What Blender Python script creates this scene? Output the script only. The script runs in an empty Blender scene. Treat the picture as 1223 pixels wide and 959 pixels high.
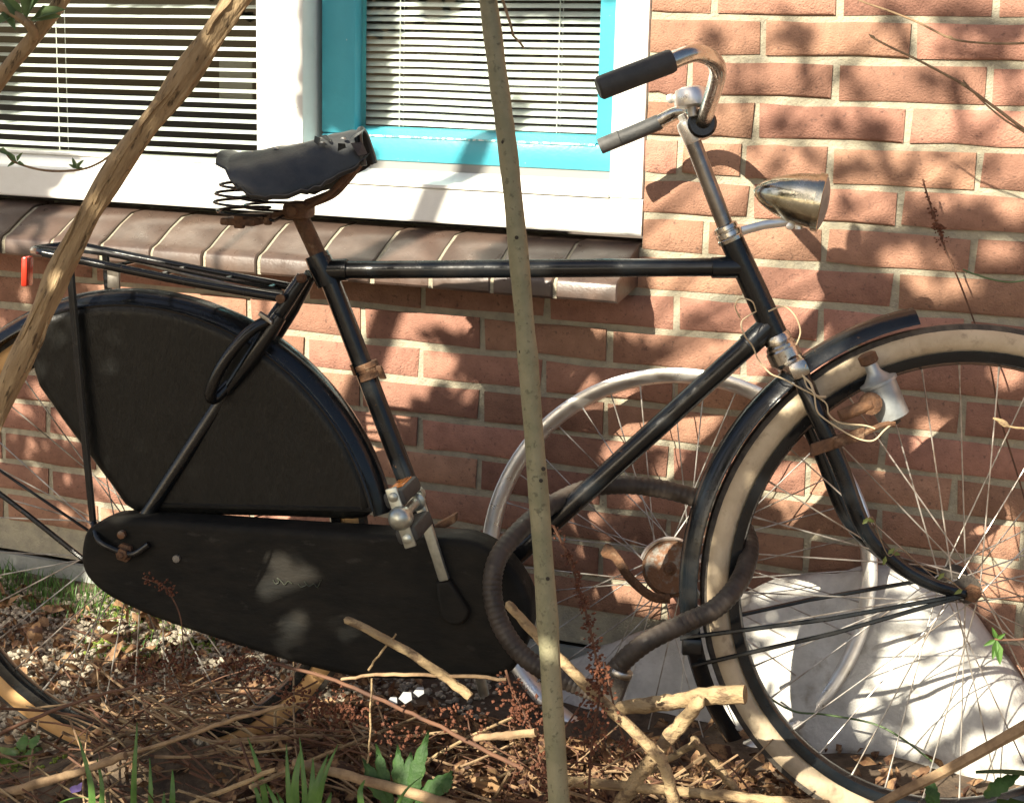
import bpy, bmesh, math, random
from mathutils import Vector as V, Matrix, noise
random.seed(7)
R = math.radians
sc = bpy.context.scene
COL = sc.collection
# ------------------------------------------------------------------ camera
F = 1933.34; PW, PH = 1223.0, 959.0
PITCH, YAW, ROLL = 0.201955, -0.391228, 0.025042
CAM = V((0.5121, -2.4858, 1.037))
_fw = V((math.sin(YAW)*math.cos(PITCH), math.cos(YAW)*math.cos(PITCH), -math.sin(PITCH)))
_r = _fw.cross(V((0, 0, 1))).normalized(); _u = _r.cross(_fw)
CR = _r*math.cos(ROLL)+_u*math.sin(ROLL); CU = -_r*math.sin(ROLL)+_u*math.cos(ROLL)
cam = bpy.data.objects.new('camera', bpy.data.cameras.new('camera')); COL.objects.link(cam)
cam.data.sensor_width = 36; cam.data.lens = F/PW*36; cam.data.clip_start = .05; cam.data.clip_end = 500
m = Matrix.Identity(4)
for i in range(3):
    m[i][0] = CR[i]; m[i][1] = CU[i]; m[i][2] = -_fw[i]; m[i][3] = CAM[i]
cam.matrix_world = m
sc.camera = cam
# ------------------------------------------------------------------ sun, sky, exposure
SUN = V((0.30, 1.0, -0.60)).normalized()            # the way the light travels
el = math.asin(-SUN.z); az = math.atan2(-SUN.x, -SUN.y)
w = bpy.data.worlds.new('World'); sc.world = w; w.use_nodes = True
nt = w.node_tree; bg = nt.nodes['Background']; sky = nt.nodes.new('ShaderNodeTexSky')
sky.sky_type = 'NISHITA'; sky.sun_disc = False; sky.sun_elevation = el; sky.sun_rotation = az
sky.air_density = 1.0; sky.dust_density = 2.5; sky.ozone_density = 1.0
nt.links.new(sky.outputs[0], bg.inputs[0]); bg.inputs[1].default_value = 0.056
sl = bpy.data.lights.new('sun', 'SUN'); sl.energy = 5.0; sl.angle = R(.42); sl.color = (1, .91, .74)
so = bpy.data.objects.new('sun', sl); COL.objects.link(so)
so.rotation_euler = SUN.to_track_quat('-Z', 'Y').to_euler(); so.location = (-2, -6, 5)
sc.view_settings.view_transform = 'Standard'; sc.view_settings.look = 'None'
sc.view_settings.exposure = 1.42; sc.view_settings.gamma = 1

# ------------------------------------------------------------------ where things stand
def ray(u, v): return CR*((u-PW/2)/F) - CU*((v-PH/2)/F) + _fw
def hit(u, v, P, N):
    d = ray(u, v); return CAM + d*((P-CAM).dot(N)/d.dot(N))
def proj(P):
    d = P-CAM; z = d.dot(_fw)
    if z < .02: return None
    return (PW/2+F*d.dot(CR)/z, PH/2-F*d.dot(CU)/z)
def wl(u, v, Y=0.0): return hit(u, v, V((0, Y, 0)), V((0, 1, 0)))      # a plane parallel to the wall
def gd(u, v, z=0.0): return hit(u, v, V((0, 0, z)), V((0, 0, 1)))      # a level plane
def basis(N):
    d = N.cross(V((0, 0, 1))).normalized(); return d, d.cross(N).normalized(), N.normalized()
RC = V((-.868, -.567, .342)); fD, fU, fN = basis(V((-.221, .9752, -.0143)))    # rear axle, frame plane
FC = V((.2745, -.2848, .362))                                                 # front axle, steered plane
_y, _l = .417, .104
fkD = V((math.cos(_y), math.sin(_y), 0)); fkU = V((-math.sin(_y)*math.sin(_l), math.cos(_y)*math.sin(_l), math.cos(_l))); fkN = fkU.cross(fkD).normalized()
def fr(u, v, o=0.0): return hit(u, v, RC+fN*o, fN)
def fk(u, v, o=0.0): return hit(u, v, FC+fkN*o, fkN)
CLAMP = fk(838, 148)
_y, _l = .3243, .1445
hbD = V((math.cos(_y), math.sin(_y), 0)); hbU = V((-math.sin(_y)*math.sin(_l), math.cos(_y)*math.sin(_l), math.cos(_l))); hbN = hbU.cross(hbD).normalized()
def hb(u, v, o=0.0): return hit(u, v, CLAMP+hbN*o, hbN)

# ------------------------------------------------------------------ mesh helpers
class MB:
    def __init__(s): s.v = []; s.f = []
    def add(s, vs, fs):
        b = len(s.v); s.v += [V(x) for x in vs]; s.f += [tuple(i+b for i in f) for f in fs]; return s
def cr(pts, n=6, closed=False):
    pts = [V(p) for p in pts]; out = []; N = len(pts)
    if N < 3 and not closed: return pts
    for i in range(N if closed else N-1):
        g = (lambda k: pts[k % N]) if closed else (lambda k: pts[max(0, min(N-1, k))])
        p0, p1, p2, p3 = g(i-1), g(i), g(i+1), g(i+2)
        for j in range(n):
            t = j/n
            out.append(.5*((2*p1)+(p2-p0)*t+(2*p0-5*p1+4*p2-p3)*t*t+(3*p1-p0-3*p2+p3)*t**3))
    if not closed: out.append(pts[-1])
    return out
def tube(mb, path, r, seg=8, closed=False, cap=True, flat=1.0, up=None, rough=0.0, seed=0):
    path = [V(p) for p in path]; n = len(path); vs = []; fs = []
    rr = (lambda i: r[min(i, len(r)-1)] if len(r) == n else r[0]+(r[-1]-r[0])*i/max(1, n-1)) if isinstance(r, (list, tuple)) else (lambda i: r)
    t0 = (path[1]-path[0]).normalized()
    a = up.copy() if up else (V((0, 0, 1)) if abs(t0.z) < .9 else V((1, 0, 0)))
    for i in range(n):
        t = (path[(i+1) % n]-path[i-1]) if closed else (path[min(n-1, i+1)]-path[max(0, i-1)])
        t = t.normalized() if t.length > 1e-9 else t0
        a = a-t*a.dot(t)
        a = a.normalized() if a.length > 1e-6 else t.orthogonal().normalized()
        b = t.cross(a); q = rr(i)
        for k in range(seg):
            th = 2*math.pi*k/seg
            f = 1+(rough*noise.noise(V((k*1.7+seed, i*.16, seed*3.1))) if rough else 0)
            vs.append(path[i]+a*(q*f*math.cos(th))+b*(q*f*flat*math.sin(th)))
    for i in range(n if closed else n-1):
        j = (i+1) % n
        for k in range(seg):
            l = (k+1) % seg; fs.append((i*seg+k, i*seg+l, j*seg+l, j*seg+k))
    if cap and not closed:
        fs.append(tuple(range(seg))[::-1]); fs.append(tuple((n-1)*seg+k for k in range(seg)))
    return mb.add(vs, fs)
def box(mb, lo, hi):
    (a, b, c), (d, e, f) = lo, hi
    return mb.add([(a,b,c),(d,b,c),(d,e,c),(a,e,c),(a,b,f),(d,b,f),(d,e,f),(a,e,f)],
        [(0,3,2,1),(4,5,6,7),(0,1,5,4),(1,2,6,5),(2,3,7,6),(3,0,4,7)])
def obox(mb, c, ax, ay, az, sx, sy, sz, bev=.15):      # an oriented bevelled block
    vs = []; fs = []; b = min(sx, sy, sz)*bev
    bm = bmesh.new(); bmesh.ops.create_cube(bm, size=1)
    for v in bm.verts: v.co = V((v.co.x*sx, v.co.y*sy, v.co.z*sz))
    if bev: bmesh.ops.bevel(bm, geom=bm.edges[:], offset=b, segments=2, affect='EDGES', profile=.5)
    bm.verts.index_update()
    vs = [c+ax*v.co.x+ay*v.co.y+az*v.co.z for v in bm.verts]; fs = [tuple(v.index for v in f.verts) for f in bm.faces]
    bm.free(); return mb.add(vs, fs)
def lathe(mb, c, axis, prof, seg=20):                   # prof: (distance along axis, radius)
    axis = axis.normalized(); a = axis.orthogonal().normalized(); b = axis.cross(a); vs = []; fs = []
    for (h, r) in prof:
        for k in range(seg):
            th = 2*math.pi*k/seg; vs.append(c+axis*h+a*(r*math.cos(th))+b*(r*math.sin(th)))
    for i in range(len(prof)-1):
        for k in range(seg):
            l = (k+1) % seg; fs.append((i*seg+k, i*seg+l, (i+1)*seg+l, (i+1)*seg+k))
    fs.append(tuple(range(seg))[::-1]); fs.append(tuple((len(prof)-1)*seg+k for k in range(seg)))
    return mb.add(vs, fs)
def ring(mb, C, d, u, N, prof, a0=0, a1=2*math.pi, n=72):   # prof: closed loop of (radius, offset along N), swept round C
    full = abs(a1-a0-2*math.pi) < 1e-6; k = len(prof); vs = []; fs = []; cnt = n if full else n+1
    for i in range(cnt):
        th = a0+(a1-a0)*i/n
        e = d*math.cos(th)+u*math.sin(th)
        for (r, o) in prof: vs.append(C+e*r+N*o)
    for i in range(n):
        j = (i+1) % cnt
        for q in range(k):
            l = (q+1) % k; fs.append((i*k+q, i*k+l, j*k+l, j*k+q))
    if not full: fs.append(tuple(range(k))[::-1]); fs.append(tuple((cnt-1)*k+q for q in range(k)))
    return mb.add(vs, fs)
def plate(mb, outer, outer2, back, N=None):             # loops: flat face, bevel, rim, back
    n = len(outer); N = N or fN
    inn = [a+((a-b)-N*(a-b).dot(N))*.35 for a, b in zip(outer, outer2)]
    mid = [a.lerp(b, .45)+((b-a)-N*(b-a).dot(N))*.22-N*(N.dot(b-a))*.22 for a, b in zip(outer, outer2)]
    L = [inn, outer, mid, outer2, back]; fs = [tuple(range(n))]
    for q in range(4):
        for i in range(n):
            j = (i+1) % n; fs.append((q*n+i, q*n+n+i, q*n+n+j, q*n+j))
    fs.append(tuple(range(4*n, 5*n))[::-1])
    return mb.add([p for l in L for p in l], fs)
def inset(pts, d, N):
    out = []; n = len(pts); c = sum(pts, V())/n
    for i in range(n):
        t = (pts[(i+1) % n]-pts[i-1]).normalized(); k = t.cross(N)
        if k.dot(c-pts[i]) < 0: k = -k
        out.append(pts[i]+k*d)
    return out

def tag(o, label=None, cat=None, group=None, kind=None):
    if label: o['label'] = label
    if cat: o['category'] = cat
    if group: o['group'] = group
    if kind: o['kind'] = kind
    return o
def thing(name, label, cat, loc, group=None):
    o = bpy.data.objects.new(name, None); o.empty_display_size = .1; COL.objects.link(o); o.location = loc
    return tag(o, label, cat, group)
def origin(o):
    p = V((0, 0, 0))
    while o: p += V(o.location); o = o.parent
    return p
def obj(name, mb, mat, parent=None, smooth=38, loc=None, kind=None, label=None):
    off = origin(parent) if parent else V((0, 0, 0))
    if loc is None and parent is None and mb.v:
        loc = sum(mb.v, V())/len(mb.v)
    l = V(loc) if loc is not None else V((0, 0, 0))
    if parent is not None: l = V((0, 0, 0))
    me = bpy.data.meshes.new(name); me.from_pydata([v-off-l for v in mb.v], [], mb.f); me.update()
    bm = bmesh.new(); bm.from_mesh(me); bmesh.ops.recalc_face_normals(bm, faces=bm.faces[:]); bm.to_mesh(me); bm.free()
    if smooth:
        me.polygons.foreach_set('use_smooth', [True]*len(me.polygons)); me.set_sharp_from_angle(angle=R(smooth))
    me.materials.append(mat)
    o = bpy.data.objects.new(name, me); COL.objects.link(o); o.location = l
    if parent: o.parent = parent
    if kind: o['kind'] = kind
    if label: o['label'] = label
    return o

# ------------------------------------------------------------------ materials
def mat(name, c1, c2=None, scale=20, lo=.4, hi=.65, rough=.6, metal=0, bump=0, bscale=120, rnd=0, c3=None, s3=60, l3=.6, h3=.7, stretch=(1,1,1), spec=.5, trans=0, rvar=0, detail=5, coat=0, bdet=4, rot=None):
    mt = bpy.data.materials.new(name); mt.use_nodes = True; n = mt.node_tree.nodes; L = mt.node_tree.links
    b = n['Principled BSDF']; b.inputs['Roughness'].default_value = rough; b.inputs['Metallic'].default_value = metal
    b.inputs['Specular IOR Level'].default_value = spec
    if coat: b.inputs['Coat Weight'].default_value = coat; b.inputs['Coat Roughness'].default_value = .15
    g = n.new('ShaderNodeNewGeometry'); mp = n.new('ShaderNodeMapping'); mp.inputs['Scale'].default_value = stretch
    if rot: mp.vector_type = 'TEXTURE'; mp.inputs['Rotation'].default_value = rot
    L.new(g.outputs['Position'], mp.inputs[0])
    def nz(s, d=detail):
        x = n.new('ShaderNodeTexNoise'); x.inputs['Scale'].default_value = s; x.inputs['Detail'].default_value = d; x.inputs['Roughness'].default_value = .6
        L.new(mp.outputs[0], x.inputs['Vector']); return x.outputs[0]
    def ramp(sig, a, e):
        x = n.new('ShaderNodeMapRange'); x.inputs[1].default_value = a; x.inputs[2].default_value = e; L.new(sig, x.inputs[0]); return x.outputs[0]
    def mix(fac, A, B, mode='MIX'):
        x = n.new('ShaderNodeMix'); x.data_type = 'RGBA'; x.blend_type = mode
        if isinstance(fac, float): x.inputs[0].default_value = fac
        else: L.new(fac, x.inputs[0])
        for i, q in ((6, A), (7, B)):
            if isinstance(q, tuple): x.inputs[i].default_value = (*q, 1)
            else: L.new(q, x.inputs[i])
        return x.outputs[2]
    col = c1
    if c2: col = mix(ramp(nz(scale), lo, hi), c1, c2)
    if c3: col = mix(ramp(nz(s3), l3, h3), col, c3)
    if rnd:
        oi = n.new('ShaderNodeObjectInfo'); hs = n.new('ShaderNodeHueSaturation')
        vr = n.new('ShaderNodeMapRange'); vr.inputs[3].default_value = 1-rnd; vr.inputs[4].default_value = 1+rnd; L.new(oi.outputs['Random'], vr.inputs[0]); L.new(vr.outputs[0], hs.inputs['Value'])
        m2 = n.new('ShaderNodeMath'); m2.operation = 'MULTIPLY'; m2.inputs[1].default_value = 7.31; L.new(oi.outputs['Random'], m2.inputs[0])
        fr_ = n.new('ShaderNodeMath'); fr_.operation = 'FRACT'; L.new(m2.outputs[0], fr_.inputs[0])
        hr = n.new('ShaderNodeMapRange'); hr.inputs[3].default_value = .5-.03*rnd; hr.inputs[4].default_value = .5+.03*rnd; L.new(fr_.outputs[0], hr.inputs[0]); L.new(hr.outputs[0], hs.inputs['Hue'])
        if isinstance(col, tuple): hs.inputs['Color'].default_value = (*col, 1)
        else: L.new(col, hs.inputs['Color'])
        col = hs.outputs[0]
    if isinstance(col, tuple): b.inputs['Base Color'].default_value = (*col, 1)
    else: L.new(col, b.inputs['Base Color'])
    if rvar:
        rr = n.new('ShaderNodeMapRange'); rr.inputs[1].default_value = .3; rr.inputs[2].default_value = .7; rr.inputs[3].default_value = max(.03, rough-rvar); rr.inputs[4].default_value = min(1, rough+rvar)
        L.new(nz(scale*1.7), rr.inputs[0]); L.new(rr.outputs[0], b.inputs['Roughness'])
    if bump:
        bp = n.new('ShaderNodeBump'); bp.inputs['Strength'].default_value = min(1, bump*1.0); bp.inputs['Distance'].default_value = .004
        L.new(nz(bscale, bdet), bp.inputs['Height']); L.new(bp.outputs[0], b.inputs['Normal'])
    if trans:
        tr = n.new('ShaderNodeBsdfTranslucent'); ms = n.new('ShaderNodeMixShader'); ms.inputs[0].default_value = trans
        if isinstance(col, tuple): tr.inputs[0].default_value = (*col, 1)
        else: L.new(col, tr.inputs[0])
        out = n['Material Output']; L.new(b.outputs[0], ms.inputs[1]); L.new(tr.outputs[0], ms.inputs[2]); L.new(ms.outputs[0], out.inputs[0])
    return mt
M = {}
M['brick'] = mat('brick', (.385,.210,.146), (.27,.145,.102), 30, .35, .7, rough=.95, bump=.9, bscale=330, bdet=9, rnd=.26, c3=(.18,.105,.08), s3=130, l3=.58, h3=.70, spec=.2)
M['mortar'] = mat('mortar', (.42,.38,.28), (.32,.295,.23), 40, rough=.95, bump=1, bscale=260, bdet=8, c3=(.30,.28,.22), s3=14, l3=.55, h3=.7, spec=.15)
M['plinth'] = mat('plinth_concrete', (.27,.28,.26), (.18,.19,.17), 9, rough=.95, bump=.5, bscale=160)
M['white'] = mat('white_paint', (.80,.80,.76), (.74,.74,.69), 14, rough=.42, bump=.15, bscale=90, c3=(.45,.42,.36), s3=90, l3=.69, h3=.76)
M['teal'] = mat('teal_paint', (.062,.37,.46), (.055,.33,.42), 10, rough=.35, bump=.15, bscale=90, c3=(.55,.62,.60), s3=130, l3=.70, h3=.74)
M['putty'] = mat('putty', (.62,.66,.64), (.10,.38,.42), 120, .45, .55, rough=.7)
M['slat'] = mat('blind_slat', (.78,.79,.79), rough=.4)
M['cord'] = mat('blind_cord', (.62,.60,.55), rough=.8)
M['room'] = mat('room_wall', (.12,.09,.08), (.09,.07,.065), 3, rough=.9)
M['tile'] = mat('sill_tile', (.088,.058,.045), (.066,.045,.036), 22, rough=.34, rvar=.1, bump=.1, bscale=200, rnd=.15, c3=(.42,.38,.34), s3=170, l3=.70, h3=.76)
M['black'] = mat('black_enamel', (.006,.008,.010), (.012,.012,.012), 30, rough=.2, rvar=.1, bump=.06, bscale=150, c3=(.10,.055,.028), s3=75, l3=.68, h3=.76)
M['vinyl'] = mat('coat_guard_vinyl', (.006,.0065,.006), (.009,.009,.008), 40, rough=.38, rvar=.1, bump=.22, bscale=130, spec=.28, stretch=(1.6,1.6,.6), c3=(.02,.019,.016), s3=35, l3=.62, h3=.8)
M['case'] = mat('chain_case_cloth', (.013,.013,.012), (.021,.019,.016), 16, rough=.6, rvar=.1, spec=.10, bump=.35, bscale=45, stretch=(1,1,2.2), c3=(.05,.046,.04), s3=28, l3=.62, h3=.8)
M['chrome'] = mat('worn_chrome', (.62,.60,.55), (.50,.46,.40), 40, rough=.22, metal=1, rvar=.12, c3=(.20,.11,.05), s3=75, l3=.62, h3=.72, bump=.05, bscale=120)
M['lampgold'] = mat('tarnished_chrome', (.56,.54,.45), (.40,.38,.28), 30, rough=.2, metal=1, rvar=.1, c3=(.20,.13,.05), s3=80, l3=.62, h3=.72, bump=.12, bscale=90)
M['bright'] = mat('bright_chrome', (.86,.85,.82), (.76,.74,.69), 30, rough=.34, metal=.85, rvar=.1)
M['steel'] = mat('dull_steel', (.46,.45,.42), (.30,.28,.25), 45, rough=.4, metal=1, rvar=.1)
M['spoke'] = mat('spoke_steel', (.62,.60,.55), (.24,.20,.16), 25, rough=.38, metal=.7)
M['rust'] = mat('rusty_steel', (.17,.085,.042), (.085,.045,.026), 70, rough=.8, metal=.2, bump=.6, bscale=300, c3=(.25,.16,.095), s3=60, l3=.58, h3=.7)
M['rustgrey'] = mat('rust_grey', (.22,.20,.17), (.16,.075,.035), 60, .42, .56, rough=.6, metal=.3, bump=.3, bscale=250)
M['cream'] = mat('cream_rubber', (.53,.43,.295), (.41,.32,.21), 18, rough=.75, bump=.3, bscale=130, c3=(.24,.18,.12), s3=45, l3=.56, h3=.76)
M['tanrub'] = mat('tan_rubber', (.66,.40,.17), (.52,.30,.12), 20, rough=.75, bump=.2, bscale=130)
M['tread'] = mat('dark_tread', (.05,.042,.035), (.10,.085,.065), 60, rough=.85, bump=.5, bscale=300)
M['rubber'] = mat('grip_rubber', (.028,.030,.031), (.042,.042,.04), 60, rough=.6, bump=.2, bscale=300)
M['greyrub'] = mat('grey_rubber', (.07,.07,.068), (.045,.045,.045), 90, rough=.65)  # lighter grey for the painted grip highlight and the saddle stitching
M['gasket'] = mat('grey_gasket', (.22,.22,.21), rough=.6)
M['stemsteel'] = mat('stem_steel', (.30,.28,.26), (.22,.20,.18), 40, rough=.32, metal=1, rvar=.08)
M['leather'] = mat('black_leather', (.022,.026,.029), (.040,.042,.042), 28, rough=.38, rvar=.1, bump=.12, bscale=260, c3=(.09,.07,.055), s3=60, l3=.66, h3=.78)
M['red'] = mat('red_reflector', (.50,.03,.012), rough=.25, coat=.5)
M['amber'] = mat('amber_reflector', (.80,.24,.02), rough=.25, coat=.5)
M['alu'] = mat('grey_alloy', (.40,.43,.44), (.29,.31,.31), 35, rough=.45, metal=.6, bump=.1, bscale=160)
M['pedal'] = mat('pedal_steel', (.52,.55,.50), (.38,.40,.36), 60, rough=.33, metal=.8)
M['wire'] = mat('pale_wire', (.55,.44,.28), rough=.6)
M['hose'] = mat('armoured_sleeve', (.062,.050,.041), (.034,.028,.024), 30, rough=.48, rvar=.12, spec=.3, bump=.2, bscale=180, c3=(.12,.085,.06), s3=22, l3=.60, h3=.74)
M['gold'] = mat('faded_gilt', (.045,.05,.035), rough=.5)
M['sheet'] = mat('cement_sheet', (.58,.57,.53), (.44,.43,.40), 24, rough=.95, bump=.7, bscale=90, bdet=8, c3=(.24,.20,.15), s3=18, l3=.56, h3=.74)
M['soil'] = mat('soil', (.075,.052,.034), (.13,.095,.062), 25, rough=1, bump=1, bscale=90, c3=(.035,.025,.018), s3=40, l3=.5, h3=.7)
M['pebble'] = mat('pebbles', (.36,.32,.25), (.15,.13,.10), 75, .42, .58, rough=.9, c3=(.50,.44,.33), s3=75, l3=.55, h3=.6)
M['leafdead'] = mat('dead_leaves', (.155,.078,.038), (.34,.21,.105), 45, .42, .6, rough=.75, c3=(.05,.022,.013), s3=60, l3=.50, h3=.58, trans=.2)
M['dock'] = mat('dock_seed', (.085,.028,.014), (.16,.055,.024), 90, rough=.8, trans=.1)
M['twig'] = mat('dry_twig', (.30,.205,.115), (.16,.10,.055), 35, rough=.85, bump=.4, bscale=220)
M['twigred'] = mat('red_twig', (.13,.06,.032), (.075,.036,.022), 35, rough=.8)
M['stick'] = mat('pale_stick', (.36,.265,.145), (.24,.165,.085), 40, rough=.85, bump=1, bscale=170, stretch=(.6,1,1.2), c3=(.15,.10,.055), s3=60, l3=.53, h3=.62)
M['bark'] = mat('ridged_bark', (.43,.31,.175), (.32,.225,.125), 95, .4, .6, rough=.85, bump=1, bscale=150, rot=(0,R(28),0), stretch=(1,1,4.5), c3=(.11,.075,.042), s3=150, l3=.57, h3=.66)
M['greenbark'] = mat('green_bark', (.27,.25,.155), (.20,.195,.115), 28, rough=.65, bump=.4, bscale=240, c3=(.13,.125,.075), s3=120, l3=.58, h3=.66)
M['lenticel'] = mat('bark_scar', (.035,.028,.02), rough=.9)
M['grass'] = mat('grass', (.10,.21,.045), (.06,.14,.03), 40, rough=.5, trans=.35)
M['leaf'] = mat('green_leaf', (.04,.10,.022), (.026,.07,.016), 60, rough=.65, bump=.8, bscale=110, trans=.3, c3=(.10,.16,.03), s3=40, l3=.58, h3=.7)
M['leafgrey'] = mat('grey_green_leaf', (.13,.20,.085), (.09,.15,.06), 45, rough=.55, trans=.3)
M['leafyel'] = mat('young_leaf', (.20,.24,.06), (.14,.18,.04), 50, rough=.5, trans=.3)
M['crown'] = mat('canopy_leaf', (.05,.09,.02), (.04,.07,.016), 30, rough=.55, trans=.10)
M['moss'] = mat('moss', (.17,.22,.035), (.09,.13,.025), 60, rough=.95)
M['litter'] = mat('white_litter', (.30,.31,.32), rough=.6)
M['panel'] = mat('pale_panel', (.20,.19,.17), rough=.8)
M['purple'] = mat('purple_petal', (.12,.08,.26), rough=.6, trans=.2)
def glass(name):
    mt = bpy.data.materials.new(name); mt.use_nodes = True; n = mt.node_tree.nodes; L = mt.node_tree.links; n.remove(n['Principled BSDF'])
    a = n.new('ShaderNodeBsdfTransparent'); a.inputs[0].default_value = (.93,.96,.94,1); g = n.new('ShaderNodeBsdfGlossy'); g.inputs['Roughness'].default_value = .01
    lw = n.new('ShaderNodeFresnel'); lw.inputs[0].default_value = 1.3; mx = n.new('ShaderNodeMixShader')
    L.new(lw.outputs[0], mx.inputs[0]); L.new(a.outputs[0], mx.inputs[1]); L.new(g.outputs[0], mx.inputs[2]); L.new(mx.outputs[0], n['Material Output'].inputs[0]); return mt
M['glass'] = glass('window_glass')

# ================================================================== THE SETTING
def gz(x, y):
    b = .045*max(0, min(1, 1+y/.36))
    md = .080*math.exp(-((y+.66)/.13)**2)*max(0, min(1, (x+1.0)/.18))*max(0, min(1, (.75-x)/.3))
    q = .010*noise.noise(V((x*7, y*7, 1)))+.006*noise.noise(V((x*19, y*19, 4)))
    return b+md+q-.004
xs = [-40,-15,-7,-4]+[-3+.06*i for i in range(87)]+[2.4,4,8,15,40]
ys = [-40,-15,-8,-5,-3.6,-3]+[-2.4+.1*i for i in range(12)]+[-1.2+.05*i for i in range(26)]+[.2,.6,3,10,40]
mb = MB(); nx = len(xs)
mb.add([(x, y, gz(x, y) if -3 < x < 2.2 and -2.4 < y < .1 else (0 if y < .1 else .03)) for y in ys for x in xs],
       [(j*nx+i, j*nx+i+1, (j+1)*nx+i+1, (j+1)*nx+i) for j in range(len(ys)-1) for i in range(nx-1)])
tag(obj('ground', mb, M['soil'], smooth=180, loc=(0,0,0)), kind='structure', label='dark garden soil at the foot of the wall')

# ---- brick wall
BH = .062; XJ = wl(770, 140).x+.003      # jamb edge
Z0 = 1.13; WT = Z0-.35; WX0, WX1, WZT = -2.25, XJ, 2.35
wall = thing('brick_wall', 'orange-brown brick house wall with pale mortar behind the black bicycle', 'wall', (0,.05,0))
mb = MB(); RY = .0055
box(mb, (WX1, RY, .075), (3.6, .2, 3)); box(mb, (-5, RY, .075), (WX1, .2, WT-.045)); box(mb, (-5, RY, WT-.045), (WX0, .2, 3)); box(mb, (WX0, RY, WZT), (WX1, .2, 3))
obj('mortar_bed', mb, M['mortar'], wall, smooth=0)
def brick_mesh(L, H, seed):
    rd = random.Random(seed); xs_ = [0, L*.31+rd.uniform(-.01,.01), L*.66+rd.uniform(-.01,.01), L]
    j = lambda s=.0021: rd.uniform(-s, s)
    bt = [(x, 0) for x in xs_]; tp = [(x, H) for x in xs_]
    loop = bt+tp[::-1]; c = .005+rd.uniform(0, .002)
    o = [(x+j(), z+j(.0022)) for x, z in loop]
    vs = [(x+(c if x < L*.15 else -c if x > L*.85 else 0), rd.uniform(-.0012,.0012), z+(.004 if z < H/2 else -.004)) for x, z in o]
    vs += [(x, .0028+rd.uniform(-.0004,.0006), z) for x, z in o]; vs += [(x, .03, z) for x, z in o]
    fs = [(0,1,6,7),(1,2,5,6),(2,3,4,5)]
    for a in (0, 8):
        for i in range(8):
            k = (i+1) % 8; fs.append((a+i, a+8+i, a+8+k, a+k))
    return vs, fs
cache = {}
def brick_me(L, seed):
    k = (round(L, 3), seed)
    if k not in cache:
        vs, fs = brick_mesh(L, .0505, hash(k) % 9999); me = bpy.data.meshes.new('brick'); me.from_pydata(vs, [], fs); me.materials.append(M['brick'])
        me.polygons.foreach_set('use_smooth', [True]*len(me.polygons)); me.set_sharp_from_angle(angle=R(50)); cache[k] = me
    return cache[k]
far = MB(); W0 = origin(wall)
def perps(k):
    s = .112 if k % 2 else 0.0; out = []
    n = -24
    while n < 17:
        x = s+n*(.2285 if n < 0 else .2225); out.append(x); n += 1
    return out
for k in range(-28, 17):
    zb = Z0-BH*k
    rnd = random.Random(100+k)
    jit = rnd.uniform(-.003, .003)
    spans = [(-5, WX0), (WX1, 3.6)] if zb > WT-.05 and zb < WZT-.03 else [(-5, 3.6)]
    for (A, B) in spans:
        cuts = [A]+[x+rnd.uniform(-.003,.003) for x in perps(k) if A+.03 < x < B-.03]+[B]
        if A == WX1:
            if k == 0: cuts = [A, wl(853, 6).x]+[c for c in cuts[1:] if c > -.1]
            if k == 4: cuts = [A, A+.055, -.135]+[c for c in cuts[1:] if c > -.1]
            if k == 6: cuts = [A, -.19]+[c for c in cuts[1:] if c > -.1]
        for x0, x1 in zip(cuts[:-1], cuts[1:]):
            l = x0+(.0055 if x0 > A else 0); L = x1-(.0055 if x1 < B else 0)-l
            if L < .015: continue
            dz = rnd.uniform(-.0012, .0012); dy = rnd.uniform(-.0012, .0016)
            if -1.85 < x1 and x0 < .5 and -2 <= k <= 17:
                if k == 17 and False: continue
                o = bpy.data.objects.new('brick', brick_me(round(L, 2), rnd.randrange(4))); COL.objects.link(o); o.parent = wall
                o.location = V((l, dy, zb+dz))-W0; o.scale = (L/round(L, 2), 1, 1)
            else:
                vs, fs = brick_mesh(L, .0505, rnd.randrange(9999)); far.add([(l+a, dy+b, zb+dz+c) for a, b, c in vs], fs)
obj('brick_courses', far, M['brick'], wall, kind='stuff', smooth=50)
mb = MB(); box(mb, (-5, -.012, -.25), (3.6, .0, .071)); obj('plinth', mb, M['plinth'], wall, smooth=0)

# ---- window
win = thing('window', 'white painted window frame with a teal sash set in the brick wall', 'window', ((WX0+WX1)/2, .05, WT))
def bar(parent, name, lo, hi, m, bev=.003, label=None):
    mb = MB(); lo, hi = V(lo), V(hi); obox(mb, (lo+hi)/2, V((1,0,0)), V((0,1,0)), V((0,0,1)), *(hi-lo), bev=bev/min(hi-lo))
    return obj(name, mb, m, parent, label=label)
PX0, PX1 = wl(306, 80).x, wl(362, 80).x      # post
JX = wl(732, 100).x
def prism(parent, name, prof, x0, x1, m):
    mb = MB(); n = len(prof)
    mb.add([(x0, y, z) for y, z in prof]+[(x1, y, z) for y, z in prof], [tuple(range(n))[::-1], tuple(range(n, 2*n))]+[(i, (i+1) % n, n+(i+1) % n, n+i) for i in range(n)])
    return obj(name, mb, m, parent, smooth=20)
zr = WT+.058
prism(win, 'bottom_rail', [(.11,WT),(.002,WT),(0,WT+.003),(0,zr-.004),(.003,zr),(.052,zr+.026),(.11,zr+.026)], WX0, WX1-.001, M['white'])
prism(win, 'drip_moulding', [(.006,zr-.0005),(-.004,zr+.001),(-.004,zr+.006),(.012,zr+.011)], PX1, JX, M['white'])
bar(win, 'post', (PX0, -.001, zr+.001), (PX1, .12, WZT-.08), M['white'])
bar(win, 'jamb', (JX, -.0015, zr+.001), (WX1-.0015, .12, WZT-.08), M['white'])
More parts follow.
